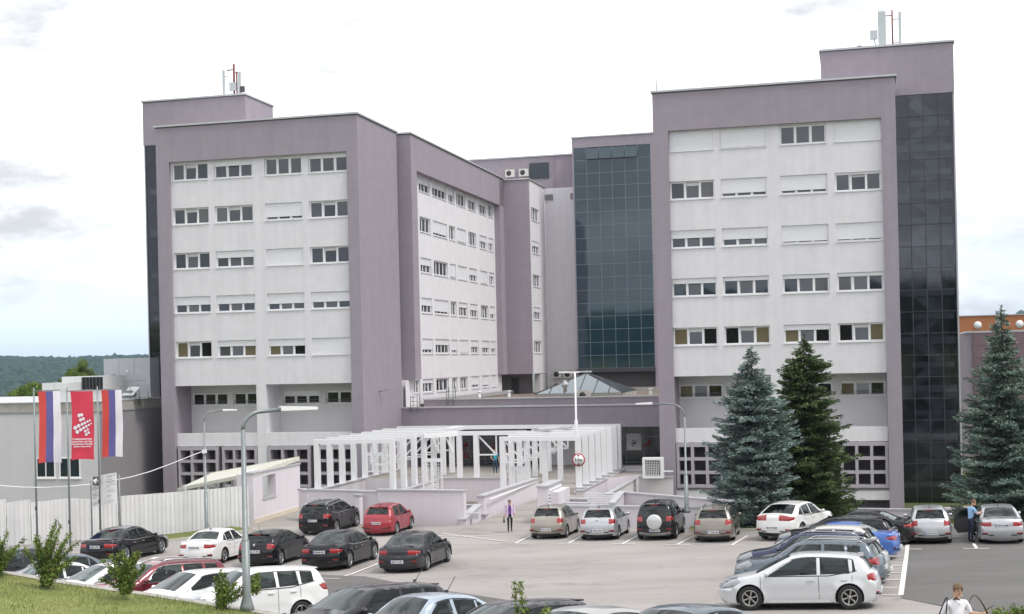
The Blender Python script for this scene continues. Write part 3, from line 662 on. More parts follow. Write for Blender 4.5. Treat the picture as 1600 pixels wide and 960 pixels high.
# antennas
red_m = mat('red_mast_paint', (.20, .045, .04), .6)
def antenna(u, v, z, label, big):
    t = thing('antenna_mast', label, 'antenna', W(u, v, z), -PH)
    b = MB()
    if big:
        b.tube([(.9, 0, 0), (.9, 0, 3.0)], .06, 8); b.bar((.9, 0, 2.6), (.1, 0, 2.6), .06); b.bar((.9, 0, 2.3), (1.4, 0, 2.3), .05); b.bar((.9, 0, .5), (1.4, 0, .5), .05); b.build('mast', red_m, t)
        b = MB(); b.box(-.15, .42, -.15, .15, .4, 2.95); b.build('antenna_panel', mat('antenna_grey', (.52, .56, .58), .5), t)
        b = MB(); b.box(1.35, 1.55, -.1, .1, .25, 2.8); b.build('antenna_panel', MATS['antenna_grey'], t)
        b = MB(); b.box(-.75, -.2, -.15, .15, .9, 1.55); b.build('radio_unit', MATS['antenna_grey'], t)
        b = MB(); b.tube([(-.45, 0, .9), (-.4, 0, .6), (-.1, 0, 0)], .03, 5); b.box(0, .3, -.1, .1, 0, .4); b.tube([(-.12, 0, 2.9), (-.12, 0, 3.2)], .02, 5); b.build('cable', dgrey, t)
    else:
        b.tube([(.75, 0, 0), (.75, 0, 2.95)], .1, 8); b.tube([(1.0, 0, 0), (1.0, 0, 2.3)], .07, 8); b.bar((.75, 0, 2.5), (.1, 0, 2.45), .06); b.bar((.75, 0, 2.2), (1.1, 0, 2.2), .06); b.build('mast', red_m, t)
        b = MB(); b.box(-.3, -.12, -.1, .1, 0, 2.5); b.build('antenna_panel', mat('antenna_grey', (.52, .56, .58), .5), t)
        b = MB(); b.box(1.15, 1.38, -.1, .1, .1, 2.25); b.build('antenna_panel', MATS['antenna_grey'], t)
        b = MB(); b.box(.45, 1.0, -.25, -.1, .65, 1.35); b.build('radio_unit', MATS['antenna_grey'], t)
        b = MB(); b.box(1.35, 1.7, -.15, .1, .5, 1.0); b.build('radio_unit', dgrey, t)
        b = MB()
        for x in (.15, .32, .48): b.tube([(x, 0, 0), (x, 0, 2.75 if x < .4 else 3.0)], .025, 5)
        b.bar((-.2, 0, 1.95), (.15, 0, 1.95), .05); b.box(-.2, .2, -.2, .2, 0, .15); b.build('pole', grey, t)
antenna(-14.2, 6.5, 22.98, 'red antenna mast with grey boxes on the left stair tower', False)
antenna(39.9, 6.5, 22.98, 'tall grey panel antennas with a red pole on the right stair tower', True)
t = thing('roof_hatch', 'small dark rounded hatch on the right stair tower roof', 'vent', W(38.35, 6.5, 23.1), -PH); b = MB(); b.tube([(-.3, 0, 0), (-.25, 0, .25), (0, 0, .35), (.25, 0, .25), (.3, 0, 0)], .07, 6); b.build('hoop', dgrey, t)
t = thing('lightning_rod', 'thin rod at the left corner of the right block roof', 'rod', W(23.6, .3, ZT), -PH); b = MB(); b.tube([(0, 0, .1), (0, 0, 1.1)], .035, 5); b.build('rod', grey, t)
t = thing('lightning_rod', 'thin rod on the penthouse roof edge above the air conditioners', 'rod', W(-.2, 50.2, 23.2), -PH); b = MB(); b.tube([(0, 0, 0), (0, 0, 1.0)], .05, 5); b.bar((-.12, 0, 1), (.12, 0, 1), .08); b.build('rod', grey, t)
# ================================================================ WALLS, PERGOLAS, FENCE
def wall_run(name, label, pts, ztop, zbot, th=.3, m=lilac, cop=True, cat='wall', group=None, capw=.06, caph=.09, pieces=None):
    """pts: plan points (x, y); straight run with coping pieces; ztop may be a pair"""
    a, b = Vector(pts[0][:2]), Vector(pts[1][:2]); d = b-a; L = d.length; rz = math.atan2(d.y, d.x)
    t = thing(name, label, cat, (a.x, a.y, zbot), rz, group); z0, z1 = (ztop if isinstance(ztop, tuple) else (ztop, ztop))
    w_ = MB(); hb = [z0-zbot, z1-zbot]
    w_.add([(0,0,0),(L,0,0),(L,th,0),(0,th,0),(0,0,hb[0]),(L,0,hb[1]),(L,th,hb[1]),(0,th,hb[0])], [(3,2,1,0),(4,5,6,7),(0,1,5,4),(1,2,6,5),(2,3,7,6),(3,0,4,7)])
    w_.build('wall', m, t)
    if cop:
        n = pieces or max(1, int(L/2.0))
        for k in range(n):
            x0, x1 = L*k/n, L*(k+1)/n-.01; h0, h1 = hb[0]+(hb[1]-hb[0])*x0/L, hb[0]+(hb[1]-hb[0])*x1/L; c = MB()
            if k == 0: x0 -= capw
            if k == n-1: x1 += capw
            c.add([(x0,-capw,h0+.003),(x1,-capw,h1+.003),(x1,th+capw,h1+.003),(x0,th+capw,h0+.003),(x0,-capw,h0+caph),(x1,-capw,h1+caph),(x1,th+capw,h1+caph),(x0,th+capw,h0+caph)], [(3,2,1,0),(4,5,6,7),(0,1,5,4),(1,2,6,5),(2,3,7,6),(3,0,4,7)])
            c.build('coping', coping, t)
    return t
wu = lambda u, v: W(u, v, 0)[:2]
P2 = lambda px, py, D: tuple(at(px, py, D)[:2])
wall_run('parapet_wall', 'wide pale lilac wall behind the red hatchback, beside the ramp', [P2(590, 800, 76), P2(725, 800, 74.3)], -6.98, -9.2, .35)
wall_run('parapet_wall', 'lower lilac wall behind the black suv, left of the wide wall', [P2(482, 790, 78.5), P2(589, 790, 76.3)], -7.1, -9.3, .3)
wall_run('parapet_wall', 'short wall stub at the left end behind the black suv', [P2(467, 790, 80), P2(481, 790, 79)], -7.2, -9.3, .35)
wall_run('parapet_wall', 'narrow pale pillar standing out of the wall behind the red hatchback', [P2(553, 790, 76.3), P2(562, 790, 76.1)], -7.25, -9.2, .3)
t = thing('wall_lamp_box', 'small grey step box at the foot of the ramp wall', 'box', at(733, 806, 75.5)); b = MB(); b.box(-.1, .5, 0, .4, -.2, .12); b.build('box', coping, t)
wall_run('parapet_wall', 'long lilac parapet carrying the left posts of the left pergola', [wu(1.45, -14.6), wu(1.45, 5.6)], -8.62, -11.3, .45)
wall_run('parapet_wall', 'inner lilac parapet edging the platform under the left pergola', [wu(7.35, -13.5), wu(7.35, -4.1)], -8.72, -11.3, .35)
wall_run('parapet_wall', 'low lilac wall under the two middle pergola posts facing the court', [wu(7.4, -4.1), wu(13.9, -4.1)], -8.6, -10.6, .3)
wall_run('parapet_wall', 'low ledge wall crossing the sunken court left of the ramp', [wu(9.5, -16), wu(15.7, -18)], -9.2, -10.6, .3)
wall_run('parapet_wall', 'low kerb wall across the court behind the wide wall', [wu(11.0, -24), wu(16.6, -25)], -8.9, -10.6, .3)
wall_run('parapet_wall', 'sloping parapet with handrail along the left side of the ramp', [P2(756, 780, 80), P2(841, 748, 91.2)], (-7.84, -7.84), -9.2, .38)
b = MB(); a_, c_ = Vector(at(765, 781, 80.2)), Vector(at(841, 752, 91.2)); t = thing('handrail', 'white handrail fixed along the inner face of the ramp parapet', 'handrail', a_); b.tube([(0, 0, 0), c_-a_], .045, 6); b.build('rail', wpaint, t)
wall_run('kerb_wall', 'low sloping kerb at the foot of the ramp on its left', [P2(728, 824, 74.2), P2(752, 808, 79.2)], (-8.5, -8.25), -9.6, .35)
C1 = wall_run('parapet_wall', 'parapet carrying the right posts of the right pergola', [wu(19.9, -12.4), wu(19.9, 6.0)], -8.7, -11.2, .5)
wall_run('parapet_wall', 'outer lilac parapet stepping down right of the right pergola', [wu(21.6, -12), wu(21.6, -1.0)], -8.95, -11.3, .3)
wall_run('parapet_wall', 'lilac end wall of the platform behind the white grille box', [wu(19.9, 4.2), wu(23.28, 4.2)], -8.45, -11.3, .3)
wall_run('parapet_wall', 'lilac wall under the white grille box against the right block', [wu(21.9, -1.6), wu(24.4, -1.6)], -8.75, -11.3, .3)
wall_run('parapet_wall', 'long low lilac wall directly behind the silver hatchbacks', [P2(873, 792, 71.6), P2(1128, 795, 68.3)], (-7.62, -7.55), -9.3, .3)
wall_run('parapet_wall', 'second lilac wall a step higher behind the black off-road car', [P2(968, 775, 77.5), P2(1150, 782, 72.8)], (-7.55, -7.75), -9.5, .3)
wall_run('parapet_wall', 'short lilac wall turning towards the white louvre panel', [P2(960, 785, 74), P2(975, 775, 77.2)], (-7.8, -7.5), -9.3, .25)
wall_run('parapet_wall', 'low slab wall on the left beside the white louvre panel', [P2(875, 780, 76.5), P2(917, 780, 75.8)], -7.75, -9.0, .5)
wall_run('parapet_wall', 'lower slab wall in front, beside the white louvre panel', [P2(875, 786, 74.4), P2(917, 786, 73.8)], -7.78, -9.0, .4)
# thick stair cheek with louvred side
t = thing('stair_cheek_wall', 'thick lilac wall block with a slatted side right of the ramp foot', 'wall', at(840, 791, 73.2), -PH)
b = MB(); b.box(0, .55, 0, 3.6, -1.2, .98); b.build('wall', lilac, t); b = MB(); b.box(-.06, .62, -.06, 3.66, .983, 1.08); b.build('coping', coping, t)
b = MB()
for k in range(9): b.box(.55, .63, .2, 3.3, -.6+k*.17, -.5+k*.17)
b.build('slats', wpaint, t)
b = MB(); b.box(.62, 1.05, .4, 3.4, -1.2, .7); b.build('wall', lilac, t)
t = thing('louvre_panel', 'white louvred panel between the low walls behind the silver hatchback', 'panel', at(918, 790, 75.6), -PH*.8)
b = MB(); b.box(0, .07, 0, .08, -.4, .68); b.box(1.6, 1.68, 0, .08, -.4, .68); b.box(.07, 1.6, 0, .08, .62, .68); b.build('frame', wpaint, t)
for k in range(8): b = MB(); b.box(.075, 1.595, .01, .06, -.35+k*.12, -.28+k*.12); b.build('slat', wpaint, t)
wall_run('boundary_wall', 'long low grey wall with white rail behind the cars on the right', [P2(1315, 806, 70.5), P2(1660, 808, 67.2)], -8.0, -9.3, .3)
# pergolas ------------------------------------------------------------
def bracket(b, u, v, s, zt):   # square hanging truss beside a post; s = direction along u
    w_, h_ = 1.35, 1.45; e = .1
    b.bar((u+s*w_, v, zt), (u+s*w_, v, zt-h_), e, e, (0, 1, 0)); b.bar((u, v, zt-h_), (u+s*w_, v, zt-h_), e, e, (0, 1, 0)); b.bar((u, v, zt-.05), (u+s*w_, v, zt-h_), e, e, (0, 1, 0))
def portal(t, o, u0, u1, v, zt, zb0, zb1, bs=None, name_p='post', name_b='beam', pt=.36):
    ou, ov, oz = o
    b = MB(); b.box(u0-ou, u1-ou, v-ov, v-ov+pt, zt-.3-oz, zt-oz); b.build(name_b, wpaint, t)
    for x0, zb in ((u0, zb0), (u1-pt, zb1)):
        if zb is None: continue
        b = MB(); b.box(x0-ou, x0+pt-ou, v-ov, v-ov+pt, zb-oz, zt-.303-oz); b.build(name_p, wpaint, t)
    if bs:
        b = MB(); bracket(b, (u1-pt if bs < 0 else u0+pt)-ou, v-ov+pt/2, bs, zt-.3-oz); b.build('bracket', wpaint, t)
oL = (1.05, -12.9, -8.6); tL = thing('pergola', 'left white steel pergola of portal frames with triangular brackets', 'pergola', W(*oL), -PH, 'white pergolas at the hospital entrance')
for k in range(7):
    v = -12.9+2.36*k; portal(tL, oL, 1.05, 6.9, v, -5.1, -8.55, -9.6 if v < -4.2 else -8.58, bs=-1)
b = MB(); b.box(6.1-oL[0], 6.9-oL[0], 1.7-oL[1], 4.8-oL[1], -.3+3.5, 3.5-.003); b.build('beam', wpaint, tL)
oM = (8.6, -3.95, -8.6); tM = thing('pergola', 'middle white pergola beam on two posts joining the left and right pergolas', 'pergola', W(*oM), -PH, 'white pergolas at the hospital entrance')
b = MB(); b.box(-1.7, 5.4, 0, .36, 3.2, 3.5); b.build('beam', wpaint, tM)
for x in (.1, 1.4): b = MB(); b.box(x, x+.36, 0, .36, .0, 3.197); b.build('post', wpaint, tM)
b = MB(); bracket(b, 1.76, .18, 1, 3.2); b.build('bracket', wpaint, tM)
b = MB(); b.bar((-1.75, -2.2, 3.3), (.2, .2, 3.3), .3, .3); b.build('beam', wpaint, tM)
for sx in (-1.3, -.2): b = MB(); b.bar((sx, 0, 3.2), (sx, 0, 1.9), .1); b.bar((sx-.35, -.6, 3.2), (sx, 0, 1.9), .1); b.build('bracket', wpaint, tM)
oB = (1.05, 4.8, -8.6); tB = thing('pergola', 'rear white pergola beam running the whole width before the entrance', 'pergola', W(*oB), -PH, 'white pergolas at the hospital entrance')
b = MB(); b.box(0, 18.5, 0, .36, 3.2, 3.5); b.build('beam', wpaint, tB)
for x in (0, 18.14): b = MB(); b.box(x, x+.36, 0, .36, 0, 3.197); b.build('post', wpaint, tB)
oR = (14.0, -11.6, -8.6); tR = thing('pergola', 'right white steel pergola of portal frames carrying the height limit sign', 'pergola', W(*oR), -PH, 'white pergolas at the hospital entrance')
for k in range(7):
    v = -11.6+2.38*k; portal(tR, oR, 14.0, 19.6, v, -5.1, -8.62, -8.52, bs=1)
for u, v in ((16.35, -9.0), (16.8, -6.1)): b = MB(); b.box(u-oR[0], u-oR[0]+.34, v-oR[1], v-oR[1]+.34, 0, 3.19); b.build('post', wpaint, tR)
b = MB(); b.bar((1.2, 6, 3.62), (2.9, 9.5, 3.62), .55, .12); b.build('drip_tray', coping, tR)
for k in range(7):
    v = -11.6+2.38*k; t = thing('post_pedestal', 'square capped pedestal under a right hand pergola post, number %s from the front' % ['one', 'two', 'three', 'four', 'five', 'six', 'seven'][k], 'pedestal', W(19.1, v-.15, -9.3), -PH, 'pedestals under the right pergola posts')
    b = MB(); b.box(0, .68, 0, .68, -.5, .72); b.build('base', lilac, t); b = MB(); b.box(-.06, .74, -.06, .74, .723, .80); b.build('cap', coping, t)
# height limit sign
sp = at(904, 719, 91.6); sgn = thing('height_limit_sign', 'round red and white 3.5 m height limit sign on the front right pergola post', 'road sign', sp, -PH)
b = MB(); b.lathe([(0, .02), (.44, .02), (.44, 0), (.0, 0)], 28, axis='y'); b.build('rim', mat('sign_red', (.45, .03, .05), .5), sgn)
b = MB(); b.lathe([(.0, -.006), (.36, -.006), (.36, .0)], 28, axis='y'); b.build('face', mat('sign_white', (.85, .85, .85), .5), sgn)
link('lettering', text_mesh('3.5m', .27, blackm, bold=.006), sgn, loc=(0, -.012, 0))
b = MB()
for s in (1, -1): b.add([(-.09, -.012, s*.33), (.09, -.012, s*.33), (0, -.012, s*.2)], [(0, 1, 2)])
b.build('arrow', blackm, sgn)
# ventilation grille box
t = thing('ventilation_box', 'square white framed box with a dark grille against the right block', 'grille', W(22.35, -2.6, -8.72), -PH)
b = MB(); b.box(0, 1.5, 0, .6, 0, .18); b.box(0, 1.5, 0, .6, 1.32, 1.5); b.box(0, .18, 0, .6, .18, 1.32); b.box(1.32, 1.5, 0, .6, .18, 1.32); b.build('frame', wpaint, t)
b = MB(); b.box(.18, 1.32, .3, .5, .18, 1.32); b.build('back', blackm, t); b = MB()
for k in range(9): b.box(.18, 1.32, .1, .13, .25+k*.125, .28+k*.125); b.box(.25+k*.125, .28+k*.125, .07, .1, .18, 1.32)
b.build('grille', wpaint, t)
b = MB(); b.box(1.5, 2.2, .2, .3, .45, .55); b.build('bracket', wpaint, t)
# mesh guard gates
def guard(px, py, D, w_, h_, label):
    t = thing('mesh_gate', label, 'gate', at(px, py, D), -PH, 'white mesh gates by the pergola posts'); b = MB()
    b.box(0, w_, 0, .08, h_-.25, h_); b.box(0, w_, 0, .08, 0, .1); b.box(0, .08, 0, .08, .1, h_-.25); b.box(w_-.08, w_, 0, .08, .1, h_-.25); b.box(w_*.42, w_*.55, 0, .08, .1, h_-.25); b.build('frame', wpaint, t); b = MB()
    n = 10
    for k in range(1, n): b.box(.08, w_-.08, .02, .04, .1+(h_-.35)*k/n-.012, .1+(h_-.35)*k/n+.012); b.box(w_*k/n-.012, w_*k/n+.012, .04, .06, .1, h_-.25)
    b.build('mesh', wpaint, t)
guard(661, 768, 96.5, 1.45, 2.3, 'white mesh gate between the left pergola posts'); guard(799, 766, 93.5, .95, 1.6, 'small white mesh gate by the left posts of the right pergola'); guard(569, 738, 106, 1.5, 1.5, 'white mesh gate far back at the left end of the left pergola')
# solid wall with opening, left of the entrance
w1a, w1b = Vector((-14.92, 78.49)), Vector((-13.35, 85.6)); d = w1b-w1a; L1 = d.length
t = thing('screen_wall', 'tall pale lilac wall with a rectangular opening and cream plinth', 'wall', (w1a.x, w1a.y, -8.95), math.atan2(d.y, d.x))
b = MB(); H0, H1 = 2.85, 2.8
oa, ob_, oz0, oz1 = 1.35, 3.35, 1.25, 2.62   # opening
for x0, x1, z0, z1 in ((0, oa, 0, H0), (ob_, L1, 0, H0), (oa, ob_, 0, oz0), (oa, ob_, oz1, H0)): b.box(x0, x1, 0, .5, z0, z1)
b.build('wall', lilac, t)
b = MB(); b.box(.02, L1, -.05, 0, -.3, .28); b.build('plinth', mat('cream_plinth', (.62, .55, .45), .9, var=.1, vscale=3), t)
b = MB(); b.box(-.05, L1+.05, -.06, .56, H0+.003, H0+.1); b.build('coping', coping, t); b = MB(); b.box(oa-.05, ob_+.05, -.06, .56, oz0+.003, oz0+.06); b.build('sill', coping, t)
b = MB(); b.box(oa, ob_, 1.2, 1.25, oz0-.6, oz1+.3); b.build('back_panel', pvc, t)
b = MB(); b.box(-.02, .3, .5, 1.0, -.4, H0); b.build('wall', lilac, t)
# slatted stair roof descending to the left behind the fence
slm = mat('translucent_roof_sheet', (.62, .61, .53), .6, var=.1, vscale=2); t = thing('stair_roof', 'sloping cream slatted roof on white posts descending behind the fence', 'roof', (w1a.x, w1a.y, -6.0), 0)
q0, q1 = at(396, 741, 78.6), at(467, 716, 85.8); r0, r1 = at(279, 765, 81.5), at(330, 741, 89.5); O_ = Vector((w1a.x, w1a.y, -6.0)); n = 22
for k in range(n):
    s0, s1 = k/n, (k+.82)/n; b = MB(); P4 = [q0+(q1-q0)*s0-O_, q0+(q1-q0)*s1-O_, r0+(r1-r0)*s1-O_, r0+(r1-r0)*s0-O_]
    b.add(P4+[p+Vector((0, 0, .06)) for p in P4], [(3,2,1,0),(4,5,6,7),(0,1,5,4),(1,2,6,5),(2,3,7,6),(3,0,4,7)]); b.build('slat', slm, t)
for f in (0, .33, .66, 1): b = MB(); b.bar(q0+(q1-q0)*0-O_+(r0-q0)*f-Vector((0, 0, .08)), q1-O_+(r1-q1)*f-Vector((0, 0, .08)), .1, .14); b.build('purlin', slm, t)
for px, py in ((291, 766), (311, 762), (325, 759), (338, 756), (350, 753), (363, 750)): p = at(px, py, 81.2)-O_; b = MB(); b.bar(p+Vector((0, 0, .25+(0))), p-Vector((0, 0, 2.6)), .13); b.build('post', wpaint, t)
b = MB(); b.bar(r0-O_, q0-O_, .12, .2); b.bar(r1-O_, q1-O_, .12, .2); b.build('edge_beam', slm, t)
# corrugated fence
fm = mat('white_corrugated_sheet', (.74, .74, .735), .5, var=.06, vscale=1.2, stains=.1); ft = thing('sheet_fence', 'long white corrugated metal fence with a stepped top on the left', 'fence', (-14.95, 77.3, -9.0), 0)
fp = [(388, 77.6, 759.5), (185, 74.6, 775.5), (184, 74.6, 783), (150, 74.2, 781), (112, 73.6, 779), (48, 72.8, 785), (47, 72.8, 780.5), (10, 72.3, 786), (9, 72.3, 780), (-60, 71.4, 788)]
F0 = Vector((-14.95, 77.3, -9.0))
for (xa, Da, ya), (xb, Db, yb) in zip(fp, fp[1:]):
    if xa-xb < 3: continue
    pa, pb = at(xa, ya, Da), at(xb, yb, Db); L_ = (Vector(pb[:2])-Vector(pa[:2])).length; n = max(1, round(L_/1.1))
    for k in range(n):
        a = pa+(pb-pa)*k/n; c = pa+(pb-pa)*((k+1)/n-.006/ L_*1); dn = Vector((c-a)[:2]).normalized(); nn = Vector((-dn.y, dn.x))*(-1)
        b = MB(F0); nr_ = 5; off = rnd.uniform(-.02, .03)
        prof = []
        for i in range(nr_):
            for s, o_ in ((0, 0), (.3, 0), (.4, -.045), (.85, -.045), (.95, 0)): prof.append(((i+s)/nr_, o_))
        prof.append((1, 0)); vs = []
        for s, o_ in prof:
            p = a+(c-a)*s; x, y = p.x-nn.x*o_, p.y-nn.y*o_
            vs += [(x, y, zg(x, y)-.45), (x, y, p.z+off)]
        b.add(vs, [(2*i, 2*i+2, 2*i+3, 2*i+1) for i in range(len(prof)-1)]); b.build('fence_panel', fm, ft)
# low grey building on the left with rooftop plant
low_u, low_v = uv(*at(155, 633, 107.2)[:2]); lb = thing('low_building', 'low grey flat roofed building behind the white fence on the left', 'building', (*at(155, 633, 107.2)[:2], -11.5), -PH)
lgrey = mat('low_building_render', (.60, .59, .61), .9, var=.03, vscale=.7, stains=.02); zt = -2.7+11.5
b = MB(); b.box(-40, -.01, 0, 24, 0, zt-.55); b.build('wall', lgrey, lb); b = MB(); b.box(-.01, 0.005, .005, 24, 0, zt-.552); b.build('wall', mat('low_building_side_tone', (.27, .255, .275), .9, var=.05, vscale=.6), lb, label='darker grey side wall')  # side wall coloured darker than the front wall
b = MB(); b.box(-40, .06, -.06, 24, zt-.547, zt-.4); b.build('flashing', grey, lb); b = MB(); b.box(-40, 0.0, .1, 24, zt-.4, zt+.25); b.build('parapet', concrete, lb); b = MB(); b.box(-40, .05, .04, 24, zt+.253, zt+.33); b.build('coping', coping, lb)
for x0, x1 in ((-5.65, -3.95), (-3.6, -1.75)):
    f = MB(); f.box(x0, x1, -.05, .03, 3.15, 3.26); f.box(x0, x1, -.05, .03, 4.67, 4.77); f.box(x0, x0+.1, -.05, .03, 3.26, 4.67); f.box(x1-.1, x1, -.05, .03, 3.26, 4.67); f.box((x0+x1)/2-.04, (x0+x1)/2+.04, -.05, .03, 3.26, 4.67); f.box(x0-.08, x1+.08, -.12, .03, 3.06, 3.147)
    wo = f.build('window', pvc, lb); g = MB(); g.box(x0+.1, x1-.1, -.015, .0, 3.26, 4.67); g.build('pane', glass, wo)
def roofbox(name, label, px0, px1, pyt, pyb, D, m, parts=None, depth=4):
    p0, p1 = at(px0, pyb, D), at(px1, pyb, D-1); t = thing(name, label, 'rooftop unit', p0, -PH); w_ = (p1-p0).length; h_ = (pyb-pyt)*D/F
    b = MB(); b.box(0, w_, 0, depth, -1.0, h_); b.build('casing', m, t)
    n = max(2, int(w_/1.1)); 
    for k in range(n): b = MB(); b.box(w_*k/n+.02, w_*(k+1)/n-.02, -.035, -.003, .05, h_-.05); b.build('panel', m, t)
    return t, w_, h_
pan = mat('grey_panel', (.45, .46, .48), .5, var=.05, vscale=1)
t, w_, h_ = roofbox('equipment_cabin', 'tall grey panelled equipment cabin on the low roof by the dark glass', 163, 236, 561, 612, 118, pan)
b = MB(); b.tube([(.95, -.5, .0), (.95, -.5, 1.15), (1.05, -.5, 1.35), (1.25, -.5, 1.4), (1.4, -.5, 1.3), (1.45, -.5, 0)], .11, 8); b.build('duct', steel, t); b = MB(); b.box(2.2, 2.35, -.12, -.04, h_-1.2, h_-1.0); b.build('lamp', pvc, t); b = MB(); b.box(1.6, 3.2, -.07, -.04, 0, 1.4); b.build('door', MATS['grey_panel'], t)
t, w_, h_ = roofbox('rooftop_container', 'white container with a dark louvred bay on the low roof', 97, 163, 589, 612, 115, mat('white_panel', (.62, .63, .62), .5, var=.05))
b = MB(); b.box(w_*.48, w_*.97, -.08, -.04, .1, h_-.08); b.build('recess', blackm, t)
for k in range(6): b = MB(); b.box(w_*(.5+k*.08), w_*(.5+k*.08)+.05, -.14, -.09, .1, h_-.08); b.build('louvre', dgrey, t)
roofbox('rooftop_container', 'lower pale cabinet at the left end of the low roof plant', 66, 99, 599, 612, 113, MATS['white_panel'])
t = thing('rooftop_platform', 'steel pipe platform with ducts on the low roof beside the dark glass', 'pipework', at(190, 624, 112.5), -PH); b = MB()
b.box(0, 2.4, 0, 1.2, .05, .15); b.box(.2, .9, .1, .8, .15, .7); b.build('deck', steel, t); b = MB(); b.add([(0, -.1, .3), (1.1, -.1, .3), (1.4, .6, 1.0), (.4, .6, 1.0)], [(0, 1, 2, 3)]); b.build('hood', pan, t); b = MB()
for x in (0, .8, 1.6, 2.4): b.tube([(x, 0, 0), (x, 0, 1.5)], .03, 5)
b.tube([(0, 0, 1.5), (2.4, 0, 1.5)], .03, 5); b.tube([(0, 0, 1.1), (2.4, 0, 1.1)], .03, 5); b.build('railing', steel, t)
# buildings to the right behind the spruce
rb = thing('tiled_building', 'mauve tile clad building half hidden by the right spruce', 'building', at(1503, 640, 112), -PH)
tm = mat('mauve_cladding', (.20, .135, .155), .6, var=.08, vscale=.8); b = MB(); b.box(.6, 16, .1, 8, -5, 6.2); b.box(-3, .597, .1, 8, -5, 6.1); b.build('wall', mauve, rb)
for j in range(11):
    for i in range(10):
        if rnd.random() < .0: continue
        b = MB(); b.box(.95+i*1.5, .95+i*1.5+1.47, .02, .09, -5+j*1.02, -5+j*1.02+.99); b.build('facade_tile', tm, rb)
b = MB(); b.box(.5, 16.1, 0, 8, 6.2, 6.35); b.build('coping', coping, rb); b = MB(); b.box(-.3, .5, 0, .15, 0, .15); b.box(-.1, .05, 0, .15, .2, 2.6); b.build('downpipe', grey, rb)
ob = thing('orange_building', 'orange rendered building top with round white discs at the far right', 'building', at(1500, 520, 150), -PH)
b = MB(); b.box(-6, 30, 0, 10, -14, 1.75); b.build('wall', mat('orange_render', (.42, .17, .075), .8, var=.06), ob); b = MB(); b.box(-6.1, 30.1, -.1, 10, 1.753, 1.85); b.build('coping', coping, ob)
for k in range(5): b = MB(); b.lathe([(0, -.06), (.42, -.06), (.42, 0)], 18, c=(1.85+k*2.15, 0, .75), axis='y'); b.build('disc', pvc, ob)
# ================================================================ LAMPS, FLAGS
def lamp(label, base, top, head, r0=.1, r1=.05, m=steel, two=False, group='street lamps'):
    """base, top(arm start), head: world points"""
    t = thing('street_lamp', label, 'street lamp', base, 0, group); base = Vector(base); T = Vector(top)-base; Hd = Vector(head)-base
    b = MB(); H = T.z
    b.tube([(0, 0, 0), (0, 0, .12), (0, 0, .3), (0, 0, H*.36)], [r0*1.9, r0*1.6, r0, r0], 10); b.tube([(0, 0, H*.36), (0, 0, H*.365), (0, 0, H*.93)], [r0, r1*1.25, r1], 10)
    b.build('pole', m, t); dx = (Hd-T); dx.z = 0; L_ = dx.length; dn = dx/L_
    b = MB(); pts = [Vector((0, 0, H*.93))]
    for k in range(1, 8): a = math.pi/2*k/8; pts.append(Vector((0, 0, H*.93))+dn*(L_*.35)*(1-math.cos(a))+Vector((0, 0, (Hd.z-H*.93)*.93*math.sin(a))))
    pts.append(Hd-dn*.3); b.tube(pts, r1*.9, 8); b.build('arm', m, t)
    b = MB(); c = Hd; up_ = Vector((0, 0, 1)); sd_ = dn.cross(up_)
    P4 = [c-dn*.35-sd_*.08, c-dn*.35+sd_*.08, c+dn*.45+sd_*.13, c+dn*.45-sd_*.13]
    b.add([p-up_*.03 for p in P4]+[p+up_*(.07 if i < 2 else .03) for i, p in enumerate(P4)], [(3,2,1,0),(4,5,6,7),(0,1,5,4),(1,2,6,5),(2,3,7,6),(3,0,4,7)]); b.build('lamp_head', wpaint, t)
    return t
B_ = at(386, 955, 28.3); lamp('tall galvanised street lamp nearest the camera, arm curving right', B_, (B_.x, B_.y, at(386, 650, 28.3).z), at(462, 639, 28.9), .085, .047)
B2 = at(323, 840, 75.3); L2t = lamp('slim street lamp behind the white fence with a cable tied to it', B2, (B2.x, B2.y, at(323, 645, 75.3).z), at(357, 641, 76), .1, .05)
b = MB(); b.box(-.1, .12, -.25, 0, 4.62, 4.8); b.build('camera_box', pvc, L2t)
B4 = at(1073, 801, 66.0); lamp('grey street lamp right of the black off-road car, arm to the left', B4, (B4.x, B4.y, at(1069, 640, 66).z), at(1008, 631, 66.3), .1, .045)
B3 = at(902.5, 762, 93.3); t = thing('street_lamp', 'white double headed lamp post rising behind the height limit sign', 'street lamp', B3, 0, 'street lamps'); H = at(900, 583, 93.3).z-B3.z
b = MB(); b.tube([(0, 0, 0), (0, 0, H*.58), (0, 0, H*.6), (0, 0, H)], [.12, .12, .07, .06], 10); b.build('pole', wpaint, t)
b = MB(); b.bar((-.9, 0, H+.02), (.9, .2, H+.08), .1); b.build('arm', wpaint, t)
for s in (-1, 1): b = MB(); b.box(s*.35 if s > 0 else -1.1, 1.15 if s > 0 else -.35, -.12, .14, H+.03, H+.12); b.build('lamp_head', wpaint if s < 0 else coping, t)
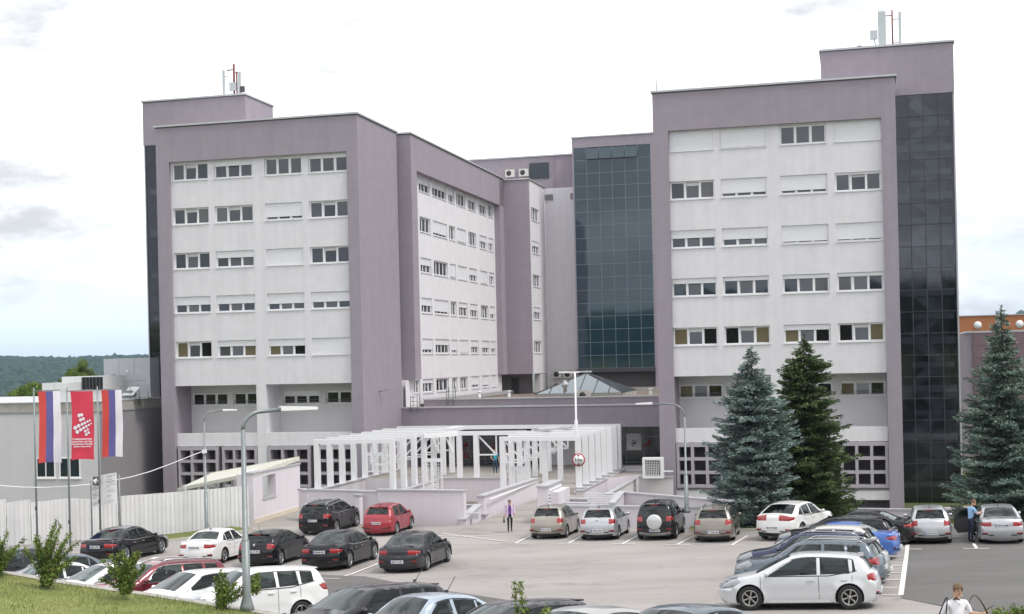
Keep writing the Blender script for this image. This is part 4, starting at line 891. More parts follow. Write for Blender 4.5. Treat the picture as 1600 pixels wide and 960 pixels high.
# flags
cl = lambda n, c: mat(n, c, .75, var=.04, vscale=3)
fr, fb, fw, fc = cl('flag_red', (.62, .075, .06)), cl('flag_blue', (.12, .12, .33)), cl('flag_white', (.78, .78, .82)), cl('flag_crimson', (.62, .045, .085))
def flag(pole_px, base_py, D, x0, x1, yt, yb, stripes, label, plabel, emblem=False):
    Bp = at(pole_px+2, base_py, D); top = at(pole_px-2.5, yt-6, D); tp = thing('flagpole', plabel, 'flagpole', Bp, 0, 'flagpoles by the fence')
    b = MB(); T = top-Bp; T = Vector((0, 0, T.z)); b.tube([(0, 0, 0), T*.5, T], [.055, .05, .035], 8); b.build('pole', steel, tp); b = MB(); a0 = at(pole_px, yt, D)-Bp; b.tube([(0, 0, T.z-.18), (at(x1, yt, D).x-Bp.x, 0, T.z-.14)], .025, 6); b.build('arm', steel, tp); b = MB(); b.box(-.05, .05, -.1, -.04, 1.4, 1.6); b.build('winch', dgrey, tp)
    o = at(x0, yt, D-.05); t = thing('flag', label, 'flag', (o.x, o.y, o.z), 0, 'vertical flags by the fence'); wd, ht = (x1-x0)*D/F, (yb-yt)*D/F; nn = 13; n = len(stripes)
    def wav(x, z): return .06*math.sin(x/wd*4.2+z*1.1)*min(1, z/ht*3+.1)+.03*math.sin(z*2.6+x*3)
    NX, NZ = 6, 24; nm = 0
    for k, (m_, nme) in enumerate(stripes):
        b = MB(); vs = []
        for i in range(NX+1):
            for j in range(NZ+1):
                x = wd*(k+i/NX)/n; z = ht*j/NZ; vs.append((x+.03*math.sin(z*1.3), wav(x, z), -z*(1-.012*math.sin(x*3))))
        b.smooth = True; b.add(vs, [(i*(NZ+1)+j, (i+1)*(NZ+1)+j, (i+1)*(NZ+1)+j+1, i*(NZ+1)+j+1) for i in range(NX) for j in range(NZ)]); b.build(nme, m_, t)
    if emblem:
        b = MB(); s = wd/1.18
        def disc(cx, cz, r):
            vs = []
            for k in range(12): a = k*math.pi/6; x = cx+r*math.cos(a); z = cz+r*math.sin(a); vs.append((x+.03*math.sin(z*1.3), wav(x, z)-.025, -z))
            b.add(vs, [tuple(range(12))])
        for ix, iy, rr in [(608,375,22),(640,368,20),(625,428,20),(660,415,19),(645,477,18),(677,462,17),(708,447,14),(735,435,12),(603,495,22),(561,517,24),(586,565,23),(628,540,20),(663,520,17),(693,503,16),(722,487,13),(748,472,10),(681,560,16),(709,541,14),(720,577,15),(693,597,16)]:
            disc((ix-515)/265*wd, (iy-95)/795*ht, rr/265*wd)
        b.build('emblem', fw, t)
        for i, (s_, sz) in enumerate((('Универзитетски', .125), ('клинички центар', .125), ('Републике Српске', .115), ('UNIVERSITY CLINICAL CENTRE', .062))):
            z = (650-95+i*29)/795*ht; link('lettering', text_mesh(s_, sz*s*1.05, fw, bold=.004, depth=.002), t, loc=(wd*.5, wav(wd*.5, z)-.07, -z))
trip = [(fr, 'red_stripe'), (fb, 'blue_stripe'), (fw, 'white_stripe')]
flag(56, 840, 70.5, 59, 94, 612, 724, trip, 'leftmost of the three vertical flags, red blue and white stripes', 'flagpole of the leftmost striped flag')
flag(108, 862, 69.5, 110, 145, 612, 719, [(fc, 'cloth')], 'crimson vertical flag with a cross of white dots and white lettering', 'flagpole of the crimson flag in the middle', True)
flag(155, 829, 71.5, 158, 190, 610, 715, trip, 'rightmost of the three vertical flags, red blue and white stripes', 'flagpole of the rightmost striped flag')
# notice board
o = at(142, 800, 71.8); t = thing('notice_board', 'two posts holding curled white printed notices before the fence', 'notice board', (o.x, o.y, zg(o.x, o.y)-.1), 0)
g0 = Vector((o.x, o.y, zg(o.x, o.y)-.1)); b = MB()
p0 = at(142, 752, 71.8)-g0; p1 = at(186, 742, 71.8)-g0
b = MB(); b.tube([(p0.x, 0, 0), (p0.x, 0, p0.z)], .045, 8); b.build('post', steel, t); b = MB(); b.tube([(p1.x, 0, 0), (p1.x, 0, p1.z)], .045, 8); b.build('post', steel, t)
def paper(x0, x1, zb0, zb1, zt0, zt1, name, lines, y):
    b = MB(); n = 12; vs = []
    for i in range(n+1):
        f = i/n; x = x0+(x1-x0)*f; yy = y-.05*math.sin(f*3.1); vs += [(x, yy, zb0+(zb1-zb0)*f), (x, yy-.04, zt0+(zt1-zt0)*f)]
    b.smooth = True; b.add(vs, [(2*i, 2*i+2, 2*i+3, 2*i+1) for i in range(n)]); po = b.build(name, mat('paper', (.75, .76, .77), .7), t)
    b = MB()
    for f, a, c in lines:
        z = zt0+(zb0-zt0)*f; xa, xb = x0+(x1-x0)*a, x0+(x1-x0)*c; dz = (zt1-zt0)*.9
        b.add([(xa, y-.105, z+dz*a-.012), (xb, y-.105, z+dz*c-.012), (xb, y-.105, z+dz*c+.012), (xa, y-.105, z+dz*a+.012)], [(0, 1, 2, 3)])
    b.build('print', mat('print_grey', (.3, .31, .33), .8), po); return po
z_ = lambda y: at(150, y, 71.8).z-g0.z; x_ = lambda x: at(x, 770, 71.8).x-g0.x
paper(x_(144), x_(157.5), z_(793), z_(790.5), z_(745), z_(743), 'notice_sheet', [(f, .1, .85 if i % 2 else .55) for i, f in enumerate((.36, .4, .44, .55, .6, .63, .7, .86, .9))], -.06)
paper(x_(157.8), x_(184), z_(790.5), z_(786.5), z_(742.5), z_(739), 'notice_sheet', [(.06, .4, .95), (.1, .42, .75), (.19, .4, .75), (.24, .4, .9), (.28, .4, .92), (.36, .4, .98), (.42, .4, .62), (.52, .4, .85), (.58, .4, .95), (.7, .4, .7), (.74, .4, .62), (.86, .4, .85), (.92, .4, .78), (.25, .27, .33), (.45, .27, .33), (.76, .27, .33), (.88, .27, .33), (.94, .27, .33)], -.09)
b = MB(); b.box(x_(147), x_(158), -.19, -.175, z_(758), z_(745)); b.build('notice_photo', dgrey, t); b = MB(); b.tube([(x_(149.5), -.2, z_(749)), (x_(152), -.2, z_(756))], .07, 6); b.tube([(x_(152), -.2, z_(747.5)), (x_(155), -.2, z_(753))], .06, 6); b.build('photo_shape', pvc, t)
# sagging cable
o = at(323, 703, 75.3); t = thing('cable', 'thin white cable sagging from the slim lamp post off to the left', 'cable', o); b = MB(); pts = []
for px, py in ((323, 703), (300, 712), (270, 724), (235, 737), (205, 745.5), (180, 750.5), (150, 756), (110, 760), (70, 762), (35, 761.5), (0, 759), (-40, 755)): pts.append(at(px, py, 75.3-(323-px)*.02)-o)
b.tube(pts, .022, 5); b.build('wire', wpaint, t)
# ================================================================ TREES
def leaf_mat(name, c1, c2, rough=.75):
    m = bpy.data.materials.new(name); m.use_nodes = True; t = m.node_tree; b = t.nodes['Principled BSDF']; b.inputs['Roughness'].default_value = rough; b.inputs['Specular IOR Level'].default_value = .2
    c = t.nodes.new('ShaderNodeTexCoord'); n = t.nodes.new('ShaderNodeTexNoise'); n.inputs['Scale'].default_value = 2.2; n.inputs['Detail'].default_value = 6; t.links.new(c.outputs['Object'], n.inputs['Vector'])
    g = t.nodes.new('ShaderNodeNewGeometry'); ad = t.nodes.new('ShaderNodeMath'); ad.operation = 'MULTIPLY_ADD'; ad.inputs[1].default_value = .35; t.links.new(g.outputs['Random Per Island'], ad.inputs[0]); 
    sb = t.nodes.new('ShaderNodeMath'); sb.operation = 'SUBTRACT'; sb.inputs[1].default_value = .17; t.links.new(n.outputs[0], sb.inputs[0]); t.links.new(sb.outputs[0], ad.inputs[2])
    r = t.nodes.new('ShaderNodeValToRGB'); r.color_ramp.elements[0].position = .3; r.color_ramp.elements[1].position = .72; r.color_ramp.elements[0].color = (*c1, 1); r.color_ramp.elements[1].color = (*c2, 1)
    t.links.new(ad.outputs[0], r.inputs[0]); t.links.new(r.outputs[0], b.inputs['Base Color']); return m
blue_sp = leaf_mat('blue_spruce_needles', (.11, .155, .145), (.33, .42, .39)); dark_sp = leaf_mat('dark_spruce_needles', (.04, .07, .03), (.145, .20, .08)); blue_dk = leaf_mat('grey_spruce_needles', (.10, .15, .125), (.26, .34, .285))
broad = leaf_mat('broadleaf', (.07, .12, .025), (.17, .24, .05)); hillleaf = leaf_mat('forest_leaf', (.014, .034, .020), (.036, .066, .036)); bushm = leaf_mat('bush_leaf', (.075, .13, .03), (.22, .30, .07)); bushb = leaf_mat('bush_leaf_brown', (.10, .09, .03), (.2, .19, .06))
def conifer(label, px, py_base, D, py_top, prof, m, seed, dens=1.0, droop=.25, bare=.04):
    """prof: list (height fraction, radius m)"""
    base = at(px, py_base, D); H = at(px, py_top, D).z-base.z; t = thing('spruce_tree', label, 'spruce', base, 0); rs = np.random.RandomState(seed); vs = []; br = MB()
    trunk = MB(); trunk.tube([(0, 0, -.3), (.02, 0, H*.3), (0, .03, H*.65), (0, 0, H*.97)], [.24, .17, .09, .015], 8); trunk.build('trunk', bark, t)
    z = H*bare; k = 0
    while z < H*.985:
        f = z/H; rad = lerp(f, prof); nb_ = int(max(4, (6+rad*4)))
        wf_ = rs.uniform(.84, 1.12)
        for i in range(nb_):
            a = rs.uniform(0, 6.283); L_ = rad*rs.uniform(.62, 1.1)*wf_*(1+.13*math.sin(a*3+seed+z*2.1)+.10*math.sin(a*5+z*4.7+seed)); z0 = z+rs.uniform(-.1, .1)
            if rs.rand() < .06: L_ *= 1.15
            dr = droop*L_*rs.uniform(.7, 1.3)*(1-.5*f); dirv = np.array([math.cos(a), math.sin(a), 0]); side_ = np.array([-math.sin(a), math.cos(a), 0])
            n = max(3, int(L_*9*dens)); P = []
            for j in range(n):
                s = (j+.6)/n; zz = z0-dr*math.sin(s*1.9)*1.0+ (.12*L_*s**3)+ .12*H/8*0; p = dirv*L_*s+np.array([0, 0, zz]); P.append(p)
                if s < .22: continue
                wd = .34*L_*(1-s*.72)*rs.uniform(.7, 1.1)+.1; nt_ = max(4, int(wd*30*dens))
                for q_ in range(nt_):
                    o_ = rs.uniform(-1, 1)*wd; c = p+side_*o_+dirv*(rs.uniform(-.08, .08)-abs(o_)*.25)+np.array([0, 0, rs.uniform(-.08, .05)-abs(o_)*.22])
                    dv = dirv*rs.uniform(.4, 1)+side_*np.sign(o_)*rs.uniform(.2, .9)+np.array([0, 0, rs.uniform(-.35, .45)]); dv /= np.linalg.norm(dv); ln = rs.uniform(.09, .19); wv = np.cross(dv, [rs.normal(), rs.normal(), rs.normal()+.5]); wv /= np.linalg.norm(wv)+1e-6; wv *= rs.uniform(.022, .045)
                    vs += [c-wv, c+wv, c+dv*ln+wv*.2, c+dv*ln-wv*.2]
            br.tube([(0, 0, z0+.05), *[tuple(q_) for q_ in P[::max(1, n//3)]]], .022, 3, cap=False)
        z += max(.16, .30*H/9*(1-.55*f))/ (1.0)
    for q_ in range(60):
        z = H*rs.uniform(.9, 1.0); c = np.array([rs.normal(0, .03), rs.normal(0, .03), z]); a = rs.uniform(0, 6.28); dv = np.array([math.cos(a)*.5, math.sin(a)*.5, .6]); wv = np.array([-math.sin(a), math.cos(a), 0])*.03; vs += [c-wv, c+wv, c+dv*.2+wv*.2, c+dv*.2-wv*.2]
    v = np.array(vs); br.build('branches', bark, t); link('crown', np_mesh('crown', v, np.arange(len(v)).reshape(-1, 4), m), t)
conifer('full pale blue spruce between the estate car and the dark spruce', 1180, 822, 68, 543, [(0, 1.4), (.08, 1.8), (.22, 2.1), (.44, 2.2), (.62, 1.85), (.8, 1.15), (.9, .6), (1, .06)], blue_sp, 3, 1.22)
conifer('dark green spruce with ragged sparse top right of the pale blue one', 1262, 822, 70, 524, [(0, 1.6), (.1, 2.0), (.3, 2.15), (.5, 2.05), (.68, 1.7), (.8, 1.35), (.86, 1.5), (.92, .65), (1, .08)], dark_sp, 11, 1.2, droop=.5)
conifer('largest grey green spruce at the right edge behind the silver sedan', 1572, 818, 66.5, 479, [(0, 2.2), (.08, 2.65), (.25, 2.8), (.42, 2.4), (.6, 1.75), (.75, 1.1), (.88, .6), (1, .06)], blue_dk, 23, 1.2, droop=.32)
def blob_tree(label, px, py, D, w_, h_, m, seed, group=None):
    base = at(px, py, D); base.z -= 6; t = thing('broadleaf_tree', label, 'tree', base, 0, group); rs = np.random.RandomState(seed); vs = []
    tr = MB(); tr.tube([(0, 0, -4), (0, 0, 5), (.3, 0, 6+h_*.5)], [.3, .25, .1], 7)
    for k in range(5): a = k*1.3; tr.tube([(0, 0, 4), (math.cos(a)*w_*.3, math.sin(a)*w_*.3, 6+h_*.5)], [.12, .04], 5)
    tr.build('trunk', bark, t); C = []
    for k in range(34): 
        a, r, zz = rs.uniform(0, 6.28), rs.uniform(0, 1)**.5, rs.uniform(0, 1); s = (1-zz**1.6)*.95+.12
        C.append((math.cos(a)*r*w_/2*s, math.sin(a)*r*w_/2*s, 6+zz*h_-.3, rs.uniform(.35, .75)*w_/5))
    for cx, cy, cz, r in C:
        n = 260; d_ = rs.normal(size=(n, 3)); d_ /= np.linalg.norm(d_, axis=1)[:, None]; p = np.array([cx, cy, cz])+d_*r*rs.uniform(.65, 1.1, (n, 1)); e1 = rs.normal(size=(n, 3)); e1 /= np.linalg.norm(e1, axis=1)[:, None]; e2 = np.cross(e1, d_); s = rs.uniform(.06, .14, (n, 1))*w_/6; q4 = np.stack([p-e1*s, p+e2*s*.8, p+e1*s, p-e2*s*.8], 1); vs.append(q4.reshape(-1, 3))
    v = np.concatenate(vs); link('crown', np_mesh('crown', v, np.arange(len(v)).reshape(-1, 4), m), t)
blob_tree('yellow green tree crown above the low roof at the far left', 48, 617, 150, 5.5, 1.3, broad, 1); blob_tree('green tree with a pointed crown behind the white rooftop container', 129, 591, 170, 4.2, 2.2, broad, 2); blob_tree('small green tree crown left of the pointed one above the cabinets', 113, 592, 168, 3.0, 1.0, broad, 5)
def bush(label, px, py, D, w_, h_, seed, n_st=12, m=bushm, lean=0, z=None):
    w_ *= 1.15; h_ *= 1.12; n_st = int(n_st*.95)
    base = at(px, py, D)
    if z is not None: base.z = z
    t = thing('bush', label, 'shrub', base, 0, 'young shrubs along the grass bank'); rs = np.random.RandomState(seed); st = MB(); vs = []; vb = []
    for k in range(n_st):
        a = rs.uniform(0, 6.28); out_ = rs.uniform(.25, 1)*w_/2; hz = h_*rs.uniform(.4, 1.05)*(1.15-out_/w_); p = np.array([rs.normal(0, .06), rs.normal(0, .06), 0.0]); n = 12; pts = [p.copy()]; bend = rs.normal(0, .5)
        for j in range(1, n+1):
            s = j/n; pts.append(np.array([math.cos(a+bend*s)*out_*s**1.2+lean*s*s+rs.normal(0, .012), math.sin(a+bend*s)*out_*s**1.2*.7, hz*(s-.12*s*s*(out_/w_)*2)]))
        st.tube([tuple(q_) for q_ in pts], [.018*(1-.8*j/n) for j in range(n+1)], 4, cap=False)
        for j in range(2, n+1):
            for q_ in range(int(rs.uniform(20, 34))):
                d_ = rs.normal(size=3); d_ /= np.linalg.norm(d_); c = pts[j]+(pts[j-1]-pts[j])*rs.rand()+d_*rs.uniform(.01, .11)*(.8+.6*(j < 8)); e1 = rs.normal(size=3); e1 /= np.linalg.norm(e1); e2 = np.cross(e1, d_); s_ = rs.uniform(.018, .04)
                (vs if rs.rand() < .86 else vb).extend([c-e1*s_, c+e2*s_*.6, c+e1*s_, c-e2*s_*.6])
    st.build('stems', bark, t)
    for nm, v, mm in (('foliage', vs, m), ('old_foliage', vb, bushb)): v = np.array(v); link(nm, np_mesh(nm, v, np.arange(len(v)).reshape(-1, 4), mm), t)
bush('large leafy shrub on the bank left of the black limousine', 72, 917, 30.6, 1.15, 1.35, 4, 26, lean=.15); bush('shrub cut by the left edge of the picture', -4, 898, 31.5, 1.2, 1.25, 5, 18, lean=.1); bush('wide low shrub on the bank in front of the red suv', 196, 927, 29.6, 1.35, 1.0, 6, 24)
bush('shrub left of the near lamp post in front of the white suv', 345, 950, 28.3, .75, .85, 8, 13, lean=.1); bush('isolated green shrub at the bottom centre before the parked car roofs', 822, 1050, 21.6, .95, 1.8, 9, 20, lean=.12, z=-5.15); bush('low green shrub in the bottom right corner', 1582, 985, 19.5, .8, .36, 12, 12); bush('thin green sprigs climbing beside the near lamp post', 398, 925, 30, .22, .5, 15, 5)
bo = at(1527, 985, 19.6); t = thing('bare_twig', 'bare arching twig in front of the woman in white', 'twig', bo, 0); b = MB(); b.tube([at(x, y, 19.6)-bo for x, y in ((1545, 965), (1538, 948), (1531, 937), (1525, 931), (1520, 931), (1516, 936), (1514, 943))], [.014, .012, .01, .008, .007, .006, .004], 5); b.tube([at(x, y, 19.6)-bo for x, y in ((1540, 954), (1546, 950), (1553, 946))], .005, 4); b.build('stem', bark, t)
# far wooded hills -----------------------------------------------------
def hill(name, X0, X1, Y0, Y1, ridge, seed, ncr, rr, zb=-75):
    rs = np.random.RandomState(seed)
    def zh(x, y):
        f = (y-Y0)/(Y1-Y0); top = lerp(800+F*x/y, ridge); zt_ = -(top-565-(TH)*(-(800+F*x/y-800)))/F*Y1; s = math.sin(min(1, max(0, f))*math.pi/2)**.8 if f <= 1 else 1-.6*(f-1)
        return zb+(zt_-zb)*s+5*math.sin(x*.021+y*.013)*s*(1-f*.8)+3*math.sin(x*.05-y*.03)*(1-min(1, f)*.7)
    xs_ = lin(X0, X1, 60); ys_ = lin(Y0, Y1*1.25, 34); link(name, grid_mesh(name, xs_, ys_, lambda x, y: zh(x, y)-3, hillleaf), kind='structure')
    bm_ = bmesh.new(); bmesh.ops.create_icosphere(bm_, subdivisions=2, radius=1); sv_ = np.array([v.co[:] for v in bm_.verts]); sf = np.array([[v.index for v in f.verts] for f in bm_.faces]); bm_.free()
    av, af = [], []
    for k in range(ncr):
        y = Y0+(Y1-Y0)*rs.uniform(0, 1.04)**.8; x = rs.uniform(X0, X1); r = rs.uniform(.6, 1.25)*rr; z = zh(x, y)
        av.append(sv_*np.array([r, r, r*rs.uniform(.8, 1.2)])*(1+rs.normal(0, .16, (len(sv_), 1)))+np.array([x, y, z])); af.append(sf+k*len(sv_))
    link('forest', np_mesh('forest', np.concatenate(av), np.concatenate(af), hillleaf, False), kind='stuff', label='wooded hillside of dense broadleaf trees behind the %s' % ('low building on the left' if seed == 1 else 'orange building on the right'), cat='forest')
hill('hillside', -1500, -480, 1500, 3000, [(-200, 562), (0, 564), (100, 565), (190, 563), (250, 562), (400, 566)], 1, 9000, 8.0, zb=-130)
hill('hillside', 850, 1500, 1500, 2800, [(1380, 530), (1450, 512), (1512, 505), (1540, 506), (1565, 512), (1600, 497), (1680, 490)], 2, 1800, 9.5, zb=-130)
# wooded slope behind the camera (seen only in the glass)
rs = np.random.RandomState(9); bm_ = bmesh.new(); bmesh.ops.create_icosphere(bm_, subdivisions=1, radius=1); sv_ = np.array([v.co[:] for v in bm_.verts]); sf = np.array([[v.index for v in f.verts] for f in bm_.faces]); bm_.free(); av, af = [], []
for k in range(1500):
    x, y = rs.uniform(-160, 160), -rs.uniform(22, 90); r = rs.uniform(1.2, 3.2); av.append(sv_*r*(1+rs.normal(0, .12, (len(sv_), 1)))+np.array([x, y, z_far(x, y)+r*rs.uniform(.4, 1.3)])); af.append(sf+k*len(sv_))
link('hillside_wood', np_mesh('hillside_wood', np.concatenate(av), np.concatenate(af), hillleaf), kind='stuff', label='dense trees on the slope behind the viewpoint', cat='forest')
# ================================================================ CARS
rubber = mat('tyre_rubber', (.018, .018, .019), .8); alloy = mat('alloy_rim', (.42, .43, .45), .3, metal=.8); plastic = mat('black_plastic_trim', (.025, .025, .027), .6)
chrome = mat('chrome_trim', (.6, .6, .62), .18, metal=.9)
def tint(name, c, ior):
    m = bpy.data.materials.new(name); m.use_nodes = True; t = m.node_tree; t.nodes.clear(); o = t.nodes.new('ShaderNodeOutputMaterial'); x = t.nodes.new('ShaderNodeMixShader'); a = t.nodes.new('ShaderNodeBsdfTransparent'); g = t.nodes.new('ShaderNodeBsdfGlossy'); f = t.nodes.new('ShaderNodeFresnel')
    a.inputs[0].default_value = (*c, 1); g.inputs['Roughness'].default_value = .02; g.inputs[0].default_value = (.9, .97, .97, 1); f.inputs[0].default_value = ior
    t.links.new(f.outputs[0], x.inputs[0]); t.links.new(a.outputs[0], x.inputs[1]); t.links.new(g.outputs[0], x.inputs[2]); t.links.new(x.outputs[0], o.inputs[0]); return m
cargl = tint('car_glass', (.36, .43, .42), 1.55); cargl2 = tint('car_windscreen_glass', (.45, .53, .52), 1.6); carglp = tint('privacy_glass', (.07, .08, .085), 1.6)
seat_m = mat('seat_fabric', (.045, .045, .05), .9); trim_m = mat('car_interior', (.03, .03, .032), .8)
lred = mat('tail_light_red', (.33, .012, .014), .15, coat=1); lclear = mat('headlight_lens', (.32, .34, .36), .08, metal=.3, coat=1); plate_m = mat('plate_white', (.72, .73, .76), .5); plate_b = mat('plate_blue', (.03, .07, .3), .5)
def paint(name, c, met=.0, rough=.28):
    dk = max(c) < .06; return mat(name, c, .09 if dk else rough*.8, metal=met, coat=.0 if dk else .6, spec=.45 if dk else .5)
def catmull(P, tags, k=4):
    out_, tg = [], {}
    n = len(P)
    for i in range(n-1):
        p0 = P[max(i-1, 0)]; p1 = P[i]; p2 = P[i+1]; p3 = P[min(i+2, n-1)]
        tg[i] = len(out_)
        for j in range(k):
            t = j/k; a = []
            for c in (0, 1):
                m1 = (p2[c]-p0[c])*.5*.8; m2 = (p3[c]-p1[c])*.5*.8; d = abs(p2[0]-p1[0])+abs(p2[1]-p1[1]); l0 = abs(p1[0]-p0[0])+abs(p1[1]-p0[1])+1e-6; l3 = abs(p3[0]-p2[0])+abs(p3[1]-p2[1])+1e-6
                m1 *= min(1, 2*d/(d+l0)); m2 *= min(1, 2*d/(d+l3))
                a.append((2*t**3-3*t**2+1)*p1[c]+(t**3-2*t**2+t)*m1+(-2*t**3+3*t**2)*p2[c]+(t**3-t**2)*m2)
            out_.append(tuple(a))
    tg[n-1] = len(out_); out_.append(P[-1]); return out_, tg
# profile control points from front bumper bottom over the roof to the rear bumper bottom; indices: hl0,hl1 headlight rows; ws0,ws1 windscreen; rw0,rw1 rear window; tl0,tl1 tail light
def prof(kind, L, H):
    h = H
    if kind == 'hatch': P = [(.16,.19),(.04,.30),(0,.48),(.03,.60),(.14,.74),(.5,.87),(1.02,.985),(L*.46,h*.955),(L*.56,h),(L*.74,h*.985),(L-.42,h*.925),(L-.17,h*.70),(L-.10,.985),(L-.035,.76),(L-.02,.70),(L,.50),(L-.03,.32),(L-.12,.2)]; I = dict(hl0=3,hl1=5,ws0=6,ws1=7,rw0=10,rw1=11,tl0=12,tl1=13,pl=14)
    elif kind == 'wagon': P = [(.16,.19),(.04,.30),(0,.48),(.03,.62),(.14,.76),(.55,.89),(1.2,1.0),(L*.43,h*.95),(L*.52,h),(L*.78,h*.985),(L-.42,h*.93),(L-.16,h*.70),(L-.10,1.0),(L-.04,.78),(L-.03,.72),(L,.50),(L-.03,.32),(L-.12,.2)]; I = dict(hl0=3,hl1=5,ws0=6,ws1=7,rw0=10,rw1=11,tl0=12,tl1=13,pl=14)
    elif kind == 'suv': P = [(.16,.26),(.04,.38),(0,.6),(.03,.74),(.12,.9),(.5,1.02),(1.2,1.1),(L*.43,h*.95),(L*.52,h),(L*.76,h*.985),(L-.34,h*.93),(L-.13,h*.70),(L-.085,1.1),(L-.03,.88),(L-.02,.80),(L,.58),(L-.03,.40),(L-.14,.28)]; I = dict(hl0=3,hl1=5,ws0=6,ws1=7,rw0=10,rw1=11,tl0=12,tl1=13,pl=14)
    elif kind == 'coupe_suv': P = [(.16,.26),(.04,.38),(0,.6),(.03,.72),(.12,.88),(.5,1.0),(1.35,1.08),(L*.44,h*.95),(L*.53,h),(L*.66,h*.985),(L*.76,h*.945),(L-.38,1.17),(L-.08,1.10),(L-.04,.9),(L,.62),(L-.03,.42),(L-.14,.3)]; I = dict(hl0=3,hl1=5,ws0=6,ws1=7,rw0=10,rw1=11,tl0=12,tl1=13,pl=14)
    elif kind == 'sedan': P = [(.16,.18),(.04,.28),(0,.46),(.03,.60),(.14,.72),(.55,.84),(1.3,.955),(L*.44,h*.955),(L*.53,h),(L*.63,h*.985),(L*.72,h*.935),(L-.68,1.05),(L-.14,1.02),(L-.05,.90),(L-.03,.74),(L,.50),(L-.03,.32),(L-.12,.2)]; I = dict(hl0=3,hl1=5,ws0=6,ws1=7,rw0=10,rw1=11,tl0=13,tl1=14,pl=14)
    return P, I
def make_car(label, kind, col, rear_px=None, D=None, heading=14.1, L=4.3, Wd=1.78, H=1.48, pos=None, plate='', roofpx=None, rails=False, wheel_r=.32, rimcol=None, low_plate=False, glassdark=False, belt=None, chrome_trim=False, antenna=True, kindname='car', spokes=5, trim=True, badge=False, spare=False, clear_tail=False, group='cars in the hospital car park', bumper=None, bigred=0):
    P0, I = prof(kind, L, H); PO, TG = catmull(P0, I); belt = belt or (.93 if kind in ('hatch', 'sedan', 'wagon') else 1.06)
    sill = .26 if kind in ('suv', 'coupe_suv') else .2
    hd = R(heading)
    fwd = Vector((math.sin(hd), math.cos(hd)))
    if pos is None: g = ground(*rear_px) if D is None else at(rear_px[0], rear_px[1], D); c = Vector((g.x, g.y))+fwd*(L/2-.1)
    else: c = Vector(pos)
    # slope fit
    e = 1.3; zc = zg(c.x, c.y); zf_, zr_ = zg(c.x+fwd.x*e, c.y+fwd.y*e), zg(c.x-fwd.x*e, c.y-fwd.y*e); rt = Vector((fwd.y, -fwd.x)); zl_, zr2 = zg(c.x-rt.x*.7, c.y-rt.y*.7), zg(c.x+rt.x*.7, c.y+rt.y*.7)
    t = thing('parked_car', label, kindname, (c.x, c.y, (zf_+zr_)/2+.012), 0, group)
    # local frame: +x towards the rear, y left-right; rotate so that -x = forward
    pitch = math.atan2(zf_-zr_, 2*e); roll = math.atan2(zl_-zr2, 1.4)
    xax = Vector((-fwd.x*math.cos(pitch), -fwd.y*math.cos(pitch), -math.sin(pitch))); yv = Vector((-rt.x*-1, -rt.y*-1, 0)); yv = Vector((rt.x, rt.y, -math.tan(roll))).normalized()
    zax = xax.cross(yv).normalized()
    if zax.z < 0: yv = -yv; zax = xax.cross(yv).normalized()
    yax = zax.cross(xax)
    t.rotation_euler = Matrix((xax, yax, zax)).transposed().to_euler()
    OX = L/2
    wf, wr_ = (.84 if L < 4.5 else .9), L-(.74 if L < 4.4 else 1.0)
    if kind in ('suv', 'coupe_suv'): wf, wr_ = .86, L-.92
    AR = wheel_r+.055
    def hw(x, z):
        w_ = Wd/2; s = 1
        if x < .75: s -= .17*((.75-x)/.75)**2.4
        if x > L-.65: s -= .13*((x-L+.65)/.65)**2.4
        if z < .36: s -= .05*((.36-z)/.2)**2
        if z > .62: s -= .035*min(1, (z-.62)/(belt-.62))
        if z > belt: s -= .27*((z-belt)/(H-belt))**1.2
        f = 0
        for wx in (wf, wr_): f = max(f, .022*math.exp(-((math.hypot(x-wx, z-wheel_r)-AR)/.07)**2))
        y = w_*s+f
        if .45 < z < .62: y -= .012*math.sin((z-.45)/.17*math.pi)*(1 if wf+AR < x < wr_-AR else 0)
        return y
    rr = .085
    from mathutils.geometry import intersect_point_line
    PV = [Vector(p) for p in PO]
    def dist(x, z):
        best = 9
        for i in range(len(PV)-1):
            a, b = PV[i], PV[i+1]; ab = b-a; l2 = ab.length_squared
            if l2 == 0: continue
            tt = max(0, min(1, ((x-a.x)*ab.x+(z-a.y)*ab.y)/l2)); dx_, dz_ = a.x+ab.x*tt-x, a.y+ab.y*tt-z; d2 = dx_*dx_+dz_*dz_
            if d2 < best: best = d2
        return math.sqrt(best)
    def ys_(x, z, d=None):
        d = dist(x, z) if d is None else d
        return hw(x, z)-(rr-math.sqrt(max(0, rr*rr-(rr-d)**2)) if d < rr else 0)
    # --- side sheet
    outl = list(PO)
    bot = []
    # bottom edge from rear to front with wheel arches
    xb = P0[-1][0]-.06
    pts = [(xb, sill)]
    for wx in (wr_, wf):
        h0 = math.sqrt(max(.01, AR**2-(wheel_r-sill)**2)); a0 = math.atan2(sill-wheel_r, h0)
        n = 14
        for k in range(n+1): a = a0+(math.pi-2*a0)*k/n; pts.append((wx+AR*math.cos(a), wheel_r+AR*math.sin(a)))
        if wx == wr_:
            for k in range(1, 8): pts.append((wr_-h0+(wf+h0-wr_+h0)*k/8, sill))
    pts.append((P0[0][0]+.06, sill))
    loop = outl+pts; nL = len(loop)
    def inside(x, z, poly):
        c_ = False
        for i in range(len(poly)):
            a, b = poly[i], poly[i-1]
            if (a[1] > z) != (b[1] > z) and x < (b[0]-a[0])*(z-a[1])/(b[1]-a[1])+a[0]: c_ = not c_
        return c_
    # window outlines (side view)
    def top_at(x):
        z = 0
        for i in range(len(PO)-1):
            a, b = PO[i], PO[i+1]
            if min(a[0], b[0]) <= x <= max(a[0], b[0]) and a[0] != b[0]: z = max(z, a[1]+(b[1]-a[1])*(x-a[0])/(b[0]-a[0]))
        return z
